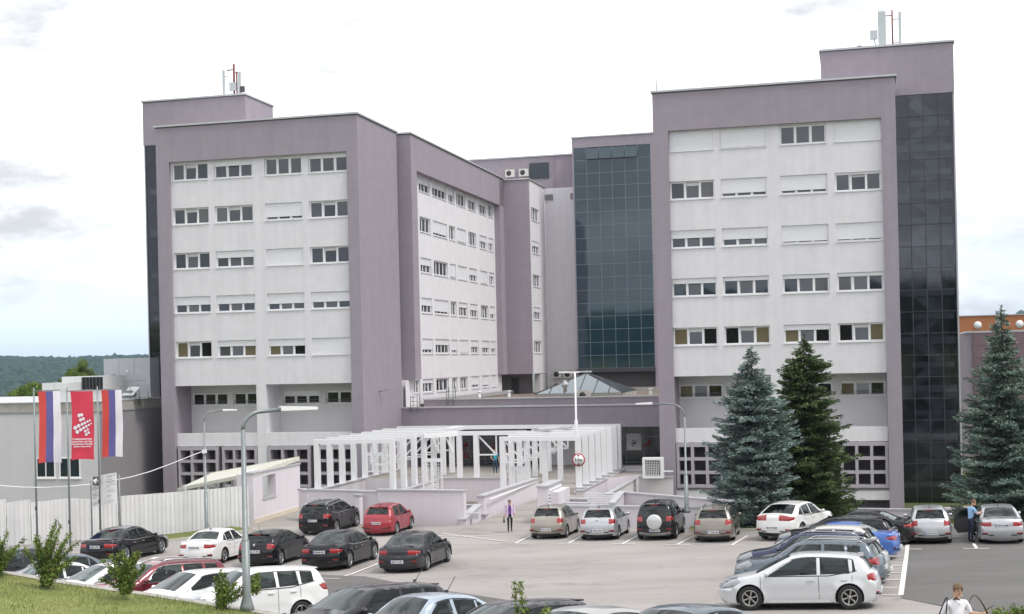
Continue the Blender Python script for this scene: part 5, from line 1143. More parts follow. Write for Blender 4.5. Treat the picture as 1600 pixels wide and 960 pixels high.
    ws0, ws1, rw0, rw1 = [P0[I[k]] for k in ('ws0', 'ws1', 'rw0', 'rw1')]
    zb = belt+.0; up_m = .095
    xA = ws0[0]+.30; xT = ws1[0]+.12
    bp = ws1[0]+ (rw0[0]-ws1[0])*.40; cp_ = ws1[0]+(rw0[0]-ws1[0])*(.86 if kind in ('hatch',) else .93 if kind in ('sedan', 'coupe_suv') else .72)
    hasq = kind in ('wagon', 'suv', 'hatch')
    xend = rw1[0]-.33 if kind in ('hatch', 'wagon', 'suv') else rw0[0]+(.52 if kind == 'sedan' else .55)
    def zt_(x): return top_at(x)-up_m
    def win(x0, x1, slope0=0, slope1=0, rise=.02):
        pts_ = [(x0, zb+rise*(x0-xA)), (x1, zb+rise*(x1-xA))]; n = 5; x1t = x1+slope1; x0t = x0+slope0
        up_ = [(x1t+(x0t-x1t)*k/n, zt_(x1t+(x0t-x1t)*k/n)) for k in range(n+1)]
        return [p for p in pts_+up_ if True]
    wins = [win(xA, bp-.04, slope0=(xT-xA)*.93, slope1=.0), win(bp+.05, cp_-.03, slope1=-.03)]
    if kind == 'sedan' or kind == 'coupe_suv':
        wins[1] = [(bp+.05, zb+.02), (cp_-.02, zb+.05), (cp_-.02, zt_(cp_-.02)), (bp+.05+(cp_-bp)*.5, zt_(bp+.05+(cp_-bp)*.5)), (bp+.05, zt_(bp+.05))]
        xe = min(xend, rw1[0]-.35); wins.append([(cp_+.03, zb+.05), (xe, zb+.10), (cp_+(xe-cp_)*.45, zt_(cp_+(xe-cp_)*.45)-.01), (cp_+.03, zt_(cp_+.03))])
    elif hasq: wins.append([(cp_+.05, zb+.06), (xend-.05, zb+.12), (rw0[0]-.18, zt_(rw0[0]-.18)), (cp_+.04, zt_(cp_+.04))])
    V2 = [Vector(p) for p in loop]; E = [(i, (i+1) % nL) for i in range(nL)]
    def addpoly(poly):
        b0_ = len(V2)
        for p in poly: V2.append(Vector(p))
        for i in range(len(poly)): E.append((b0_+i, b0_+(i+1) % len(poly)))
    for w_ in wins: addpoly(w_)
    tl0, tl1 = P0[I['tl0']], P0[I['tl1']]; ti0, ti1 = TG[I['tl0']], TG[I['tl1']]
    hi0, hi1 = TG[I['hl0']], TG[I['hl1']]
    tailp = [PO[i] for i in range(ti0, ti1+1)]+[(PO[ti1][0]-.2, PO[ti1][1]+.04), (PO[ti0][0]-(.28 if kind != 'hatch' else .16), PO[ti0][1]-.05)]
    b0_ = len(V2)
    for p in tailp[-2:]: V2.append(Vector(p))
    E += [(ti1, b0_), (b0_, b0_+1), (b0_+1, ti0)]
    headp = [PO[i] for i in range(hi0, hi1+1)]+[(.62, PO[hi1][1]-.1), (.36, PO[hi0][1]+.03)]; b0_ = len(V2)
    for p in headp[-2:]: V2.append(Vector(p))
    E += [(hi1, b0_), (b0_, b0_+1), (b0_+1, hi0)]
    # offset rows near the outline and interior grid
    for i in range(1, len(PO)-1, 1):
        a, b = PV[i-1], PV[i+1]; tn = (b-a).normalized(); nn = Vector((tn.y, -tn.x))
        for d in (.012, .035, .075):
            p = PV[i]+nn*d
            if inside(p.x, p.y, loop) and dist(p.x, p.y) > d*.85: V2.append(p)
    x = .1
    while x < L:
        z = sill+.07
        while z < H:
            if inside(x, z, loop) and dist(x, z) > .1: V2.append(Vector((x, z)))
            z += .085
        x += .13
    res = delaunay_2d_cdt(V2, E, [], 1, 1e-4); vv_, ff_ = res[0], res[2]
    doors = [(ws0[0]+.12, bp), (bp, min(cp_+.03 if kind in ('hatch',) else cp_, wr_+.35))]
    cls = {'body': [], 'glass0': [], 'glass1': [], 'glass2': [], 'door0': [], 'door1': [], 'tail': [], 'head': []}
    for f in ff_:
        cx = sum(vv_[i].x for i in f)/len(f); cz = sum(vv_[i].y for i in f)/len(f)
        if not inside(cx, cz, loop): continue
        key = 'body'
        for k, w_ in enumerate(wins):
            if inside(cx, cz, w_): key = 'glass%d' % k
        if key == 'body':
            if inside(cx, cz, tailp): key = 'tail'
            elif inside(cx, cz, headp): key = 'head'
            else:
                for k, (a, b) in enumerate(doors):
                    if a < cx < b and cz > sill+.1 and cz < top_at(cx)-.055 and all(math.hypot(cx-wx, cz-wheel_r) > AR+.05 for wx in (wf, wr_)): key = 'door%d' % k
        cls[key].append(f)
    Y = [ys_(p.x, p.y) for p in vv_]
    # --- ribbon across the car
    S = [-1, -.94, -.8, -.62, -.4, -.2, 0, .2, .4, .62, .8, .94, 1]; RV = []
    for i, p in enumerate(PV):
        a, b = PV[max(i-1, 0)], PV[min(i+1, len(PV)-1)]; tn = (b-a).normalized(); nn = Vector((-tn.y, tn.x)); yy = hw(p.x, p.y)-rr
        cr = .03+.10*abs(nn.x)*(1 if p.y < belt+.05 else .55)
        for s in S: RV.append((p.x+nn.x*cr*(1-s*s), s*yy, p.y+nn.y*cr*(1-s*s)))
    nS = len(S); RF = {'body': [], 'windscreen': [], 'rear_window': [], 'tail': [], 'head': [], 'lower': []}
    TJ = (3 if bigred else 2) if kind in ('sedan', 'coupe_suv') else 1
    a0, a1, r0_, r1_ = TG[I['ws0']], TG[I['ws1']], TG[I['rw0']], TG[I['rw1']]
    for i in range(len(PV)-1):
        for j in range(nS-1):
            f = (i*nS+j, i*nS+j+1, (i+1)*nS+j+1, (i+1)*nS+j); k = 'body'; ins = 1 <= j <= nS-3
            if a0 <= i < a1 and ins: k = 'windscreen'
            elif r0_ <= i < r1_ and ins: k = 'rear_window'
            elif ti0 <= i < ti1 and (j <= TJ or j >= nS-2-TJ): k = 'tail'
            elif hi0 <= i < hi1 and (j <= 2 or j >= nS-4): k = 'head'
            elif (i < TG[2]) or i >= TG[len(P0)-2]: k = 'lower'
            RF[k].append(f)
    def emit(name, mats, parts, parent=t, off=0):
        """parts: list of (kind, faces) kind in L,R,B"""
        b = MB((0, 0, 0)); b.smooth = True
        for kd, fs in parts:
            if not fs: continue
            used = sorted({i for f in fs for i in f}); mpi = {v: n_ for n_, v in enumerate(used)}
            if kd == 'B': vs = [(RV[i][0]-OX, RV[i][1], RV[i][2]) for i in used]; ff = [tuple(mpi[i] for i in f[::-1]) for f in fs]
            else:
                s = 1 if kd == 'L' else -1; vs = [(vv_[i].x-OX, s*(Y[i]+off), vv_[i].y) for i in used]; ff = [tuple(mpi[i] for i in (f if s < 0 else f[::-1])) for f in fs]
            b.add(vs, ff)
        if not b.v: return None
        me = b.mesh(name, mats)
        bm_ = bmesh.new(); bm_.from_mesh(me); bmesh.ops.remove_doubles(bm_, verts=bm_.verts, dist=.002); bm_.normal_update(); bm_.to_mesh(me); bm_.free()
        return link(name, me, parent)
    emit('body', col, [('L', cls['body']), ('R', cls['body']), ('B', RF['body'])])
    emit('lower_bumper', bumper or plastic, [('B', RF['lower'])])
    emit('windscreen', cargl2, [('B', RF['windscreen'])]); emit('rear_window', carglp if glassdark else cargl2, [('B', RF['rear_window'])])
    mid = nS//2
    for sd_ in (0, 1):
        kd = 'R' if sd_ else 'L'
        for k in (0, 1):
            dr = emit('door', col, [(kd, cls['door%d' % k])])
            if dr is None: continue
            emit('side_window', carglp if (glassdark and k == 1) else cargl, [(kd, cls['glass%d' % k])], parent=dr, off=-.004)
            s = 1 if kd == 'L' else -1; xh = doors[k][1]-.22; zh = belt-.13; b = MB(); y_ = ys_(xh, zh)
            b.box(xh-.09-OX, xh+.09-OX, min(s*y_, s*(y_+.035)), max(s*y_, s*(y_+.035)), zh-.015, zh+.018); b.build('handle', chrome if chrome_trim else col, dr)
        if cls['glass2']: emit('quarter_window', carglp if glassdark else cargl, [(kd, cls['glass2'])], off=-.004)
        half = lambda fs: [f for f in fs if (sum(RV[i][1] for i in f) > 0) == (kd == 'L')]
        emit('tail_light', lred, [(kd, cls['tail']), ('B', half(RF['tail']))]); emit('headlight', lclear, [(kd, cls['head']), ('B', half(RF['head']))])
        s = 1 if kd == 'L' else -1
        # seams, window trim, mirror
        b = MB()
        for xs_ in (doors[0][0], doors[0][1], doors[1][1]):
            z0_, z1_ = sill+.1, belt-.01
            if xs_ == doors[1][1]: z0_ = max(z0_, wheel_r+math.sqrt(max(0, (AR+.05)**2-min((xs_-wr_)**2, (AR+.05)**2)))) 
            pr = [(xs_, z0_+(z1_-z0_)*k/6) for k in range(7)]; vs = []
            for x, z in pr: y_ = s*(ys_(x, z)+.003); vs += [(x-.007-OX, y_, z), (x+.007-OX, y_, z)]
            b.add(vs, [(2*k, 2*k+1, 2*k+3, 2*k+2) for k in range(6)])
        b.build('door_seams', plastic, t)
        b = MB(); tr = chrome if chrome_trim else plastic
        x0, x1 = xA-.05, (wins[-1][1][0]+.03)
        for (za, zb2, ff0) in ((0, 0, 0),):
            vs = []
            for k in range(11): x = x0+(x1-x0)*k/10; z = zb+.012+ (0 if k < 7 else (wins[-1][1][1]-zb)*(k-7)/3)-.02; y_ = s*(ys_(x, z)+.006); vs += [(x-OX, y_, z-.012), (x-OX, y_, z+.014)]
            b.add(vs, [(2*k, 2*k+1, 2*k+3, 2*k+2) for k in range(10)])
            vs = []
            for k in range(13): x = xT-.1+(rw0[0]-.1-xT)*k/12 if kind not in ('sedan', 'coupe_suv') else xT-.1+(xe-.15-xT)*k/12; z = zt_(x)+.012; y_ = s*(ys_(x, z)+.006); vs += [(x-OX, y_, z-.01), (x-OX, y_, z+.012)]
            b.add(vs, [(2*k, 2*k+1, 2*k+3, 2*k+2) for k in range(12)])
        b.build('window_trim', tr, t)
        if trim:
            b = MB(); vs = []
            for k in range(9): x = wf+AR+.12+(wr_-wf-2*AR-.24)*k/8; z = sill+.04; y_ = s*(ys_(x, z)+.008); vs += [(x-OX, y_, z-.04), (x-OX, y_, z+.05)]
            b.add(vs, [(2*k, 2*k+1, 2*k+3, 2*k+2) for k in range(8)]); b.build('sill_trim', plastic if kind in ('suv', 'coupe_suv') else col, t)
        xm = xA+.02; ym = ys_(xm, belt+.03)
        b = MB(); b.lathe([(0, -.09), (.06, -.085), (.085, -.04), (.09, .02), (.075, .055), (0, .06)], 10, c=(xm-OX, s*(ym+.14), belt+.07), axis='y')
        for v in b.v: v.x = (v.x-(xm-OX))*.75+(xm-OX); v.z = (v.z-(belt+.07))*.85+belt+.07
        b.bar((xm-OX, s*(ym-.02), belt+.02), (xm-OX, s*(ym+.08), belt+.05), .05); b.build('mirror', col, t)
        if rails:
            b = MB(); xa, xb_ = ws1[0]+.2, rw0[0]-.05; pts_ = []
            for k in range(9): x = xa+(xb_-xa)*k/8; pts_.append((x-OX, s*(hw(x, top_at(x))-rr-.03), top_at(x)+(.065 if 0 < k < 8 else .0)))
            b.tube(pts_, .02, 6); b.build('roof_rail', chrome if chrome_trim else alloy, t)
        # wheels
        for wx in (wf, wr_):
            wh = wheel(s, wheel_r, spokes, rimcol or alloy); wo = link('wheel', wh[0], t, loc=(wx-OX, s*(Wd/2-.10), wheel_r)); link('rim', wh[1], wo, loc=(0, 0, 0))
    # dark underbody and wheel housings
    b = MB(); b.box(.25-OX, L-.25-OX, -(Wd/2-.30), Wd/2-.30, .17, .62); b.box(wf+AR+.02-OX, wr_-AR-.02-OX, -(Wd/2-.09), Wd/2-.09, .17, .45); b.box(.2-OX, L-.2-OX, -(Wd/2-.16), Wd/2-.16, 2*wheel_r+.1, 2*wheel_r+.12); b.box(L-.28-OX, L-.10-OX, -(Wd/2-.2), Wd/2-.2, .19, .3)
    b.build('underbody', plastic, t)
    b = MB(); xi0, xi1 = ws0[0]+.1, rw1[0]-.12; hwI = Wd/2*.90-.06; b.box(xi0-OX, xi1-OX, -hwI, hwI, sill+.12, belt-.10); b.box(xi0-OX, xi0+.35-OX, -hwI+.05, hwI-.05, belt-.10, belt-.02); b.build('interior', trim_m, t)
    for xs_ in (bp-.28, min(cp_-.12, rw0[0]-.35)):
        for q_ in (-.36, .36) if xs_ < bp else (-.4, 0, .4):
            b = MB(); b.bar((xs_-.06-OX, q_, belt-.12), (xs_+.04-OX, q_, belt+.10), .12, .44 if xs_ < bp else .38, upv=(1, 0, 0)); b.bar((xs_+.05-OX, q_, belt+.12), (xs_+.09-OX, q_, belt+.28), .09, .24, upv=(1, 0, 0)); b.build('seat', seat_m, t)
    b = MB(); b.lathe([(.17, 0), (.185, .012), (.17, .024)], 14, c=(0, 0, 0), axis='y'); sw_ = b.build('steering_wheel', trim_m, t); sw_.rotation_euler = (0, 0, R(90)); sw_.location = (xi0+.45-OX, -.36, belt-.0)
    # plate, bumper strip, antenna
    pi = TG[I['pl']] if not low_plate else TG[len(P0)-3]; pp = PV[pi]; xq, zq = pp.x+.135, (pp.y if not low_plate else .5)-.03
    if kind in ('sedan',) and not low_plate: zq = .78
    if kind == 'coupe_suv': zq = .60
    b = MB(); b.box(xq-.03-OX, xq+.012-OX, -.26, .26, zq-.06, zq+.06); pl = b.build('licence_plate', plate_m, t)
    b = MB(); b.box(xq+.012-OX, xq+.014-OX, .20 if False else -.26, -.22, zq-.055, zq+.055); b.build('blue_band', plate_b, pl)
    if plate:
        tm_ = text_mesh(plate, .1, plastic, bold=.003, depth=.001); tm_.transform(Matrix.Rotation(R(90), 4, 'Z')); link('lettering', tm_, pl, loc=(xq+.016-OX, .02, zq))
    b = MB(); zz = .36 if kind not in ('suv', 'coupe_suv') else .42; b.box(L+.065-OX, L+.085-OX, -.55, .55, zz, zz+.05); 
    for s in (-1, 1): b.box(L-.02-OX, L+.04-OX, s*.68-.12, s*.68+.12, zz+.04, zz+.09)
    b.build('rear_reflector_strip', plastic, t)
    b = MB()
    for s in (-1, 1): b.box(L-.01-OX, L+.052-OX, s*.68-.11, s*.68+.11, zz+.095, zz+.13)
    b.build('reflector', lred, t)
    b = MB(); xr = rw0[0]-.02; b.box(xr-OX-.05, xr-OX+.12, -.5, .5, H*.93+.015, H*.93+.05) if kind in ('hatch', 'wagon', 'suv') else b.box(L-.3-OX, L-.12-OX, -.6, .6, P0[12][1]+.02, P0[12][1]+.045); b.build('spoiler', col, t)
    b = MB(); b.box(xr+.1-OX, xr+.13-OX, -.16, .16, H*.93+.0, H*.93+.03) if kind in ('hatch', 'wagon', 'suv') else b.box(xr+.05-OX, xr+.07-OX, -.1, .1, H*.92, H*.92+.03); b.build('brake_light', lred, t)
    if badge: b = MB(); zb_ = .95 if kind != 'sedan' else .88; xb2 = L+.04; b.lathe([(0, .012), (.05, .012), (.055, 0)], 14, c=(0, 0, 0), axis='y'); [setattr(v, 'x', v.x) for v in b.v]; bo_ = b.build('badge', chrome, t); bo_.rotation_euler = (0, 0, R(-90)); bo_.location = (xb2-OX+.02, 0, zb_)
    if antenna: b = MB(); xa = rw0[0]-.25; b.tube([(xa-OX, 0, H), (xa+.28-OX, 0, H+.32)], .008, 4); b.box(xa-.04-OX, xa+.04-OX, -.02, .02, H, H+.05); b.build('antenna', plastic, t)
    b = MB(); b.tube([(rw1[0]-OX+.02+.06, 0, rw1[1]+.03), ((rw0[0]*.3+rw1[0]*.7)-OX+.11, .28, rw1[1]+.10)], .012, 4)
    if kind not in ('sedan', 'coupe_suv'): b.build('rear_wiper', plastic, t)
    if spare:
        b = MB(); b.lathe([(0, -.14), (.28, -.14), (.34, -.10), (.36, 0), (.34, .1), (0, .1)], 24, axis='y'); so_ = b.build('spare_wheel_cover', paint('silver_cover', (.6, .6, .6), .3), t); so_.rotation_euler = (0, 0, R(90)); so_.location = (L+.14-OX, .02, .86)
    return t
WCACHE = {}
def wheel(s, r, n, rimm):
    key = (s, r, n, rimm.name)
    if key in WCACHE: return WCACHE[key]
    b = MB(); w_ = .1; b.lathe([(r*.62, s*-.1), (r*.93, s*-.1), (r, s*-.07), (r, s*.07), (r*.94, s*.1), (r*.68, s*.105), (r*.66, s*.09)], 28, axis='y'); b.lathe([(0, s*-.02), (r*.68, s*-.02)], 20, axis='y'); me = b.mesh('wheel', rubber)
    b = MB(); b.lathe([(r*.62, s*.03), (r*.67, s*.105), (r*.62, s*.108), (r*.58, s*.08), (r*.58, s*.0)], 28, axis='y'); b.lathe([(0, s*.085), (r*.14, s*.08), (r*.15, s*.03)], 14, axis='y')
    for k in range(n):
        a = 2*math.pi*k/n+.3; da = .20 if n <= 6 else .12
        p = [(r*.1*math.cos(a-da*2), r*.1*math.sin(a-da*2)), (r*.1*math.cos(a+da*2), r*.1*math.sin(a+da*2)), (r*.6*math.cos(a+da*.6), r*.6*math.sin(a+da*.6)), (r*.6*math.cos(a-da*.6), r*.6*math.sin(a-da*.6))]
        b.add([(x, s*.08, z) for x, z in p[:2]]+[(x, s*.095, z) for x, z in p[2:]]+[(x, s*.03, z) for x, z in p], [(0, 1, 2, 3), (0, 1, 5, 4), (1, 2, 6, 5), (2, 3, 7, 6), (3, 0, 4, 7)])
    WCACHE[key] = (me, b.mesh('rim', rimm)); return WCACHE[key]
pk = paint('black_paint', (.012, .012, .014), 0, .2); pk2 = paint('black_paint_worn', (.02, .02, .022), 0, .3); pwh = paint('white_paint', (.75, .75, .74), 0, .3); psil = paint('silver_paint', (.50, .51, .53), .55, .33); pred = paint('red_paint', (.34, .03, .045), .2, .3)
pbei = paint('beige_grey_paint', (.35, .32, .28), .5, .34); ptau = paint('taupe_paint', (.27, .245, .215), .5, .34); pgrey = paint('slate_grey_paint', (.14, .17, .20), .5, .32); pnavy = paint('navy_paint', (.03, .04, .09), .3, .3); pblue = paint('bright_blue_paint', (.07, .16, .48), .35, .3)
pcream = paint('cream_white_paint', (.60, .59, .55), .1, .35); pdred = paint('dark_red_paint', (.17, .02, .03), .3, .3); pgr2 = paint('anthracite_paint', (.05, .05, .055), .3, .3); plb = paint('pale_blue_silver_paint', (.42, .48, .56), .5, .33); pfade = paint('faded_silver_paint', (.42, .42, .41), .4, .4)
# back row by the entrance walls
make_car('black suv with chrome side trim parked before the left lilac wall', 'suv', pk, (491, 837), heading=15, L=4.66, Wd=1.89, H=1.64, plate='M84-K-151', rails=True, chrome_trim=True, wheel_r=.36, badge=True, antenna=False, kindname='suv', low_plate=False, glassdark=True)
make_car('red hatchback parked before the wide lilac wall', 'hatch', pred, (590, 838), heading=15, L=3.86, Wd=1.68, H=1.52, plate='A75-M-083', low_plate=False, bumper=pred)
make_car('beige grey hatchback parked nearest the ramp, paper in its rear window', 'hatch', pbei, (854.5, 843), heading=15, L=4.06, Wd=1.73, H=1.52, plate='T39-O-364', low_plate=True)
make_car('silver hatchback between the beige hatchback and the black off-road car', 'hatch', psil, (934.5, 845), heading=14.5, L=4.2, Wd=1.78, H=1.48, plate='T38-A-409', low_plate=True, glassdark=True, badge=True)
make_car('black off-road car with a silver spare wheel cover on its back', 'suv', pk2, (1024, 845), heading=14.5, L=4.4, Wd=1.8, H=1.72, plate='J98-M-124', spare=True, wheel_r=.36, kindname='suv', rails=False, bumper=pfade, low_plate=True)
make_car('taupe estate car with roof rails beside the pale spruce', 'wagon', ptau, (1115, 848), heading=13.5, L=4.56, Wd=1.8, H=1.5, plate='T79-M-545', rails=True, low_plate=True)
make_car('white coupe suv parked at an angle under the dark spruce', 'coupe_suv', pwh, (1211, 846), heading=36, L=4.73, Wd=1.93, H=1.6, plate='O17-T-035', wheel_r=.38, glassdark=True, chrome_trim=False, antenna=False, kindname='suv', low_plate=True, bigred=1)
make_car('silver hatchback on the right with its mirror unfolded beside the boundary wall', 'hatch', psil, (1455.5, 851), heading=14.5, L=4.0, Wd=1.7, H=1.49, plate='J73-O-724', low_plate=True)
sup = make_car('silver saloon at the right edge with its left rear door open', 'sedan', psil, (1567, 851), heading=14.5, L=4.8, Wd=1.77, H=1.47, plate='T54-K-380', bumper=psil)
# row left of centre
make_car('black limousine with chrome window line at the far left of the middle row', 'sedan', pk, (152, 882), heading=15.5, L=5.1, Wd=1.9, H=1.48, plate='K08-A-970', chrome_trim=True, wheel_r=.36, glassdark=True, low_plate=False, spokes=10, badge=True, antenna=False)
make_car('white saloon parked between the black limousine and the black hatchback', 'sedan', pwh, (308, 884), heading=14.5, L=4.46, Wd=1.78, H=1.42, plate='K93-J-629', wheel_r=.33, spokes=5)
make_car('black hatchback behind the near lamp post', 'hatch', pk, (400.5, 887), heading=14, L=4.3, Wd=1.77, H=1.43, plate='K56-T-492', glassdark=True, badge=True, bumper=pk)
make_car('black saloon with bright alloy wheels and chrome strip in the middle of its row', 'sedan', pk, (502, 893), heading=14, L=4.93, Wd=1.87, H=1.46, plate='E58-M-023', wheel_r=.36, spokes=10, chrome_trim=True, badge=True, antenna=False)
make_car('dark grey saloon nearest the centre of the car park', 'sedan', pgr2, (623.5, 896), heading=14.5, L=4.77, Wd=1.83, H=1.46, plate='J93-T-189', wheel_r=.34, low_plate=True, badge=True, chrome_trim=False, antenna=False, spokes=7)
# right hand column, noses to the left; rear centre given by pixel column and depth
def col_car(label, kind, c_, rx, D, heading, **k):
    g = at(rx, 800, D); L_ = k['L']; hd = R(heading); pos = (g.x+math.sin(hd)*L_/2, g.y+math.cos(hd)*L_/2); return make_car(label, kind, c_, pos=pos, heading=heading, **k)
col_car('silver five door hatchback alone in front of the right hand column of cars', 'hatch', paint('bright_silver_paint', (.62, .63, .65), .35, .33), 1369, 38.3, -75.5, L=4.28, Wd=1.82, H=1.5, plate='', low_plate=True, wheel_r=.335, rimcol=mat('dull_rim', (.36, .35, .33), .45, metal=.6), spokes=6, bumper=paint('bright_silver_paint', (.62, .63, .65), .35, .33))
col_car('slate grey suv with chrome window line directly behind the silver hatchback', 'suv', pgrey, 1378, 41.5, -68, L=4.38, Wd=1.84, H=1.6, rails=True, chrome_trim=True, wheel_r=.35, kindname='suv')
col_car('faded silver estate squeezed between the slate grey and the navy car', 'wagon', pfade, 1385, 44.0, -68, L=4.3, Wd=1.75, H=1.44, low_plate=True)
col_car('navy estate car with roof rails, nose out to the left', 'wagon', pnavy, 1368, 46.2, -68, L=4.6, Wd=1.8, H=1.5, rails=True, chrome_trim=True, antenna=False)
col_car('cream white hatchback behind the navy car', 'hatch', pcream, 1371, 49.6, -67, L=3.9, Wd=1.7, H=1.5, antenna=False)
col_car('bright blue saloon in the right hand column', 'sedan', pblue, 1402, 52.6, -67, L=4.6, Wd=1.78, H=1.43, low_plate=True, antenna=False, bumper=pblue)
col_car('black estate car behind the bright blue saloon', 'wagon', pk, 1400, 55.2, -67, L=4.65, Wd=1.8, H=1.46, antenna=False)
col_car('black saloon farthest back in the right hand column', 'sedan', pk2, 1428, 58.2, -66, L=4.6, Wd=1.8, H=1.42, antenna=False, glassdark=False)
# front row by the bank, noses towards the bank
def row_car(label, kind, c_, px, py, D, heading, **k):
    g = at(px, py, D); return make_car(label, kind, c_, pos=(g.x, g.y), heading=heading, group='cars parked along the grass bank', **k)
row_car('black estate cut by the left edge behind the bushes', 'wagon', pgr2, 2, 853, 55, -130, L=4.5, Wd=1.8, H=1.48)
row_car('grey saloon half hidden behind the large bush, left of the limousine', 'sedan', pgrey, 88, 862, 51.5, -133, L=4.5, Wd=1.78, H=1.42, antenna=False)
row_car('white saloon behind the large bush at the left', 'sedan', pwh, 74, 880, 47, -133, L=4.5, Wd=1.78, H=1.43, antenna=False)
row_car('white car whose windscreen shows between two bushes', 'hatch', pwh, 163, 888, 45.3, -135, L=4.2, Wd=1.76, H=1.45, antenna=False)
row_car('dark red suv with chrome window line behind the white windscreen', 'suv', pdred, 243, 893, 43.2, -128, L=4.5, Wd=1.84, H=1.62, chrome_trim=True, rails=True, kindname='suv', antenna=False)
row_car('white hatchback left of the white suv by the bank', 'hatch', pwh, 300, 905, 40.9, -135, L=4.1, Wd=1.76, H=1.46, antenna=False)
row_car('white suv with black wheel arches behind the near lamp post', 'suv', pwh, 388, 912, 39.2, -122, L=4.33, Wd=1.8, H=1.6, kindname='suv', antenna=False)
row_car('dark grey estate with a roof antenna at the bottom centre left', 'wagon', pgr2, 568, 936, 32.6, -135, L=4.6, Wd=1.8, H=1.46)
row_car('pale blue silver saloon to the right of the dark grey estate', 'sedan', plb, 660, 950, 29.6, -136, L=4.5, Wd=1.76, H=1.44)
row_car('black car roof behind the isolated bush at the bottom', 'hatch', pgr2, 790, 962, 26.7, -136, L=4.2, Wd=1.76, H=1.44, antenna=False)
row_car('silver car roof at the bottom right of the isolated bush', 'sedan', pfade, 908, 975, 25.2, -136, L=4.5, Wd=1.76, H=1.42, antenna=False)
row_car('blue grey car roof just rising over the bottom edge of the picture', 'sedan', pgrey, 1062, 980, 24.8, -136, L=4.5, Wd=1.78, H=1.42, antenna=False)
# open rear door of the silver saloon
b = MB(); O4 = [(0, .28), (.85, .28), (1.03, .55), (1.0, .93), (.72, 1.3), (.1, 1.36), (0, 1.3)]; dd = Vector((.42, -.91)).normalized(); hx, hy = 2.28-2.4, -.86
for th in (0, .05): b.add([(hx+dd.x*a+dd.y*th*-1, hy+dd.y*a+dd.x*th, z) for a, z in O4], [tuple(range(7))])
n = 7
for k in range(n):
    a, z = O4[k]; a2, z2 = O4[(k+1) % n]; b.add([(hx+dd.x*a, hy+dd.y*a, z), (hx+dd.x*a2, hy+dd.y*a2, z2), (hx+dd.x*a2-dd.y*.05, hy+dd.y*a2+dd.x*.05, z2), (hx+dd.x*a-dd.y*.05, hy+dd.y*a+dd.x*.05, z)], [(0, 1, 2, 3)])
od = b.build('door', plastic, sup, label='open rear door'); b = MB()
for th in (-.004, .054): b.add([(hx+dd.x*a-dd.y*th, hy+dd.y*a+dd.x*th, z) for a, z in ((.1, .92), (.93, .95), (.68, 1.24), (.12, 1.3))], [(0, 1, 2, 3)])
b.build('side_window', cargl, od)
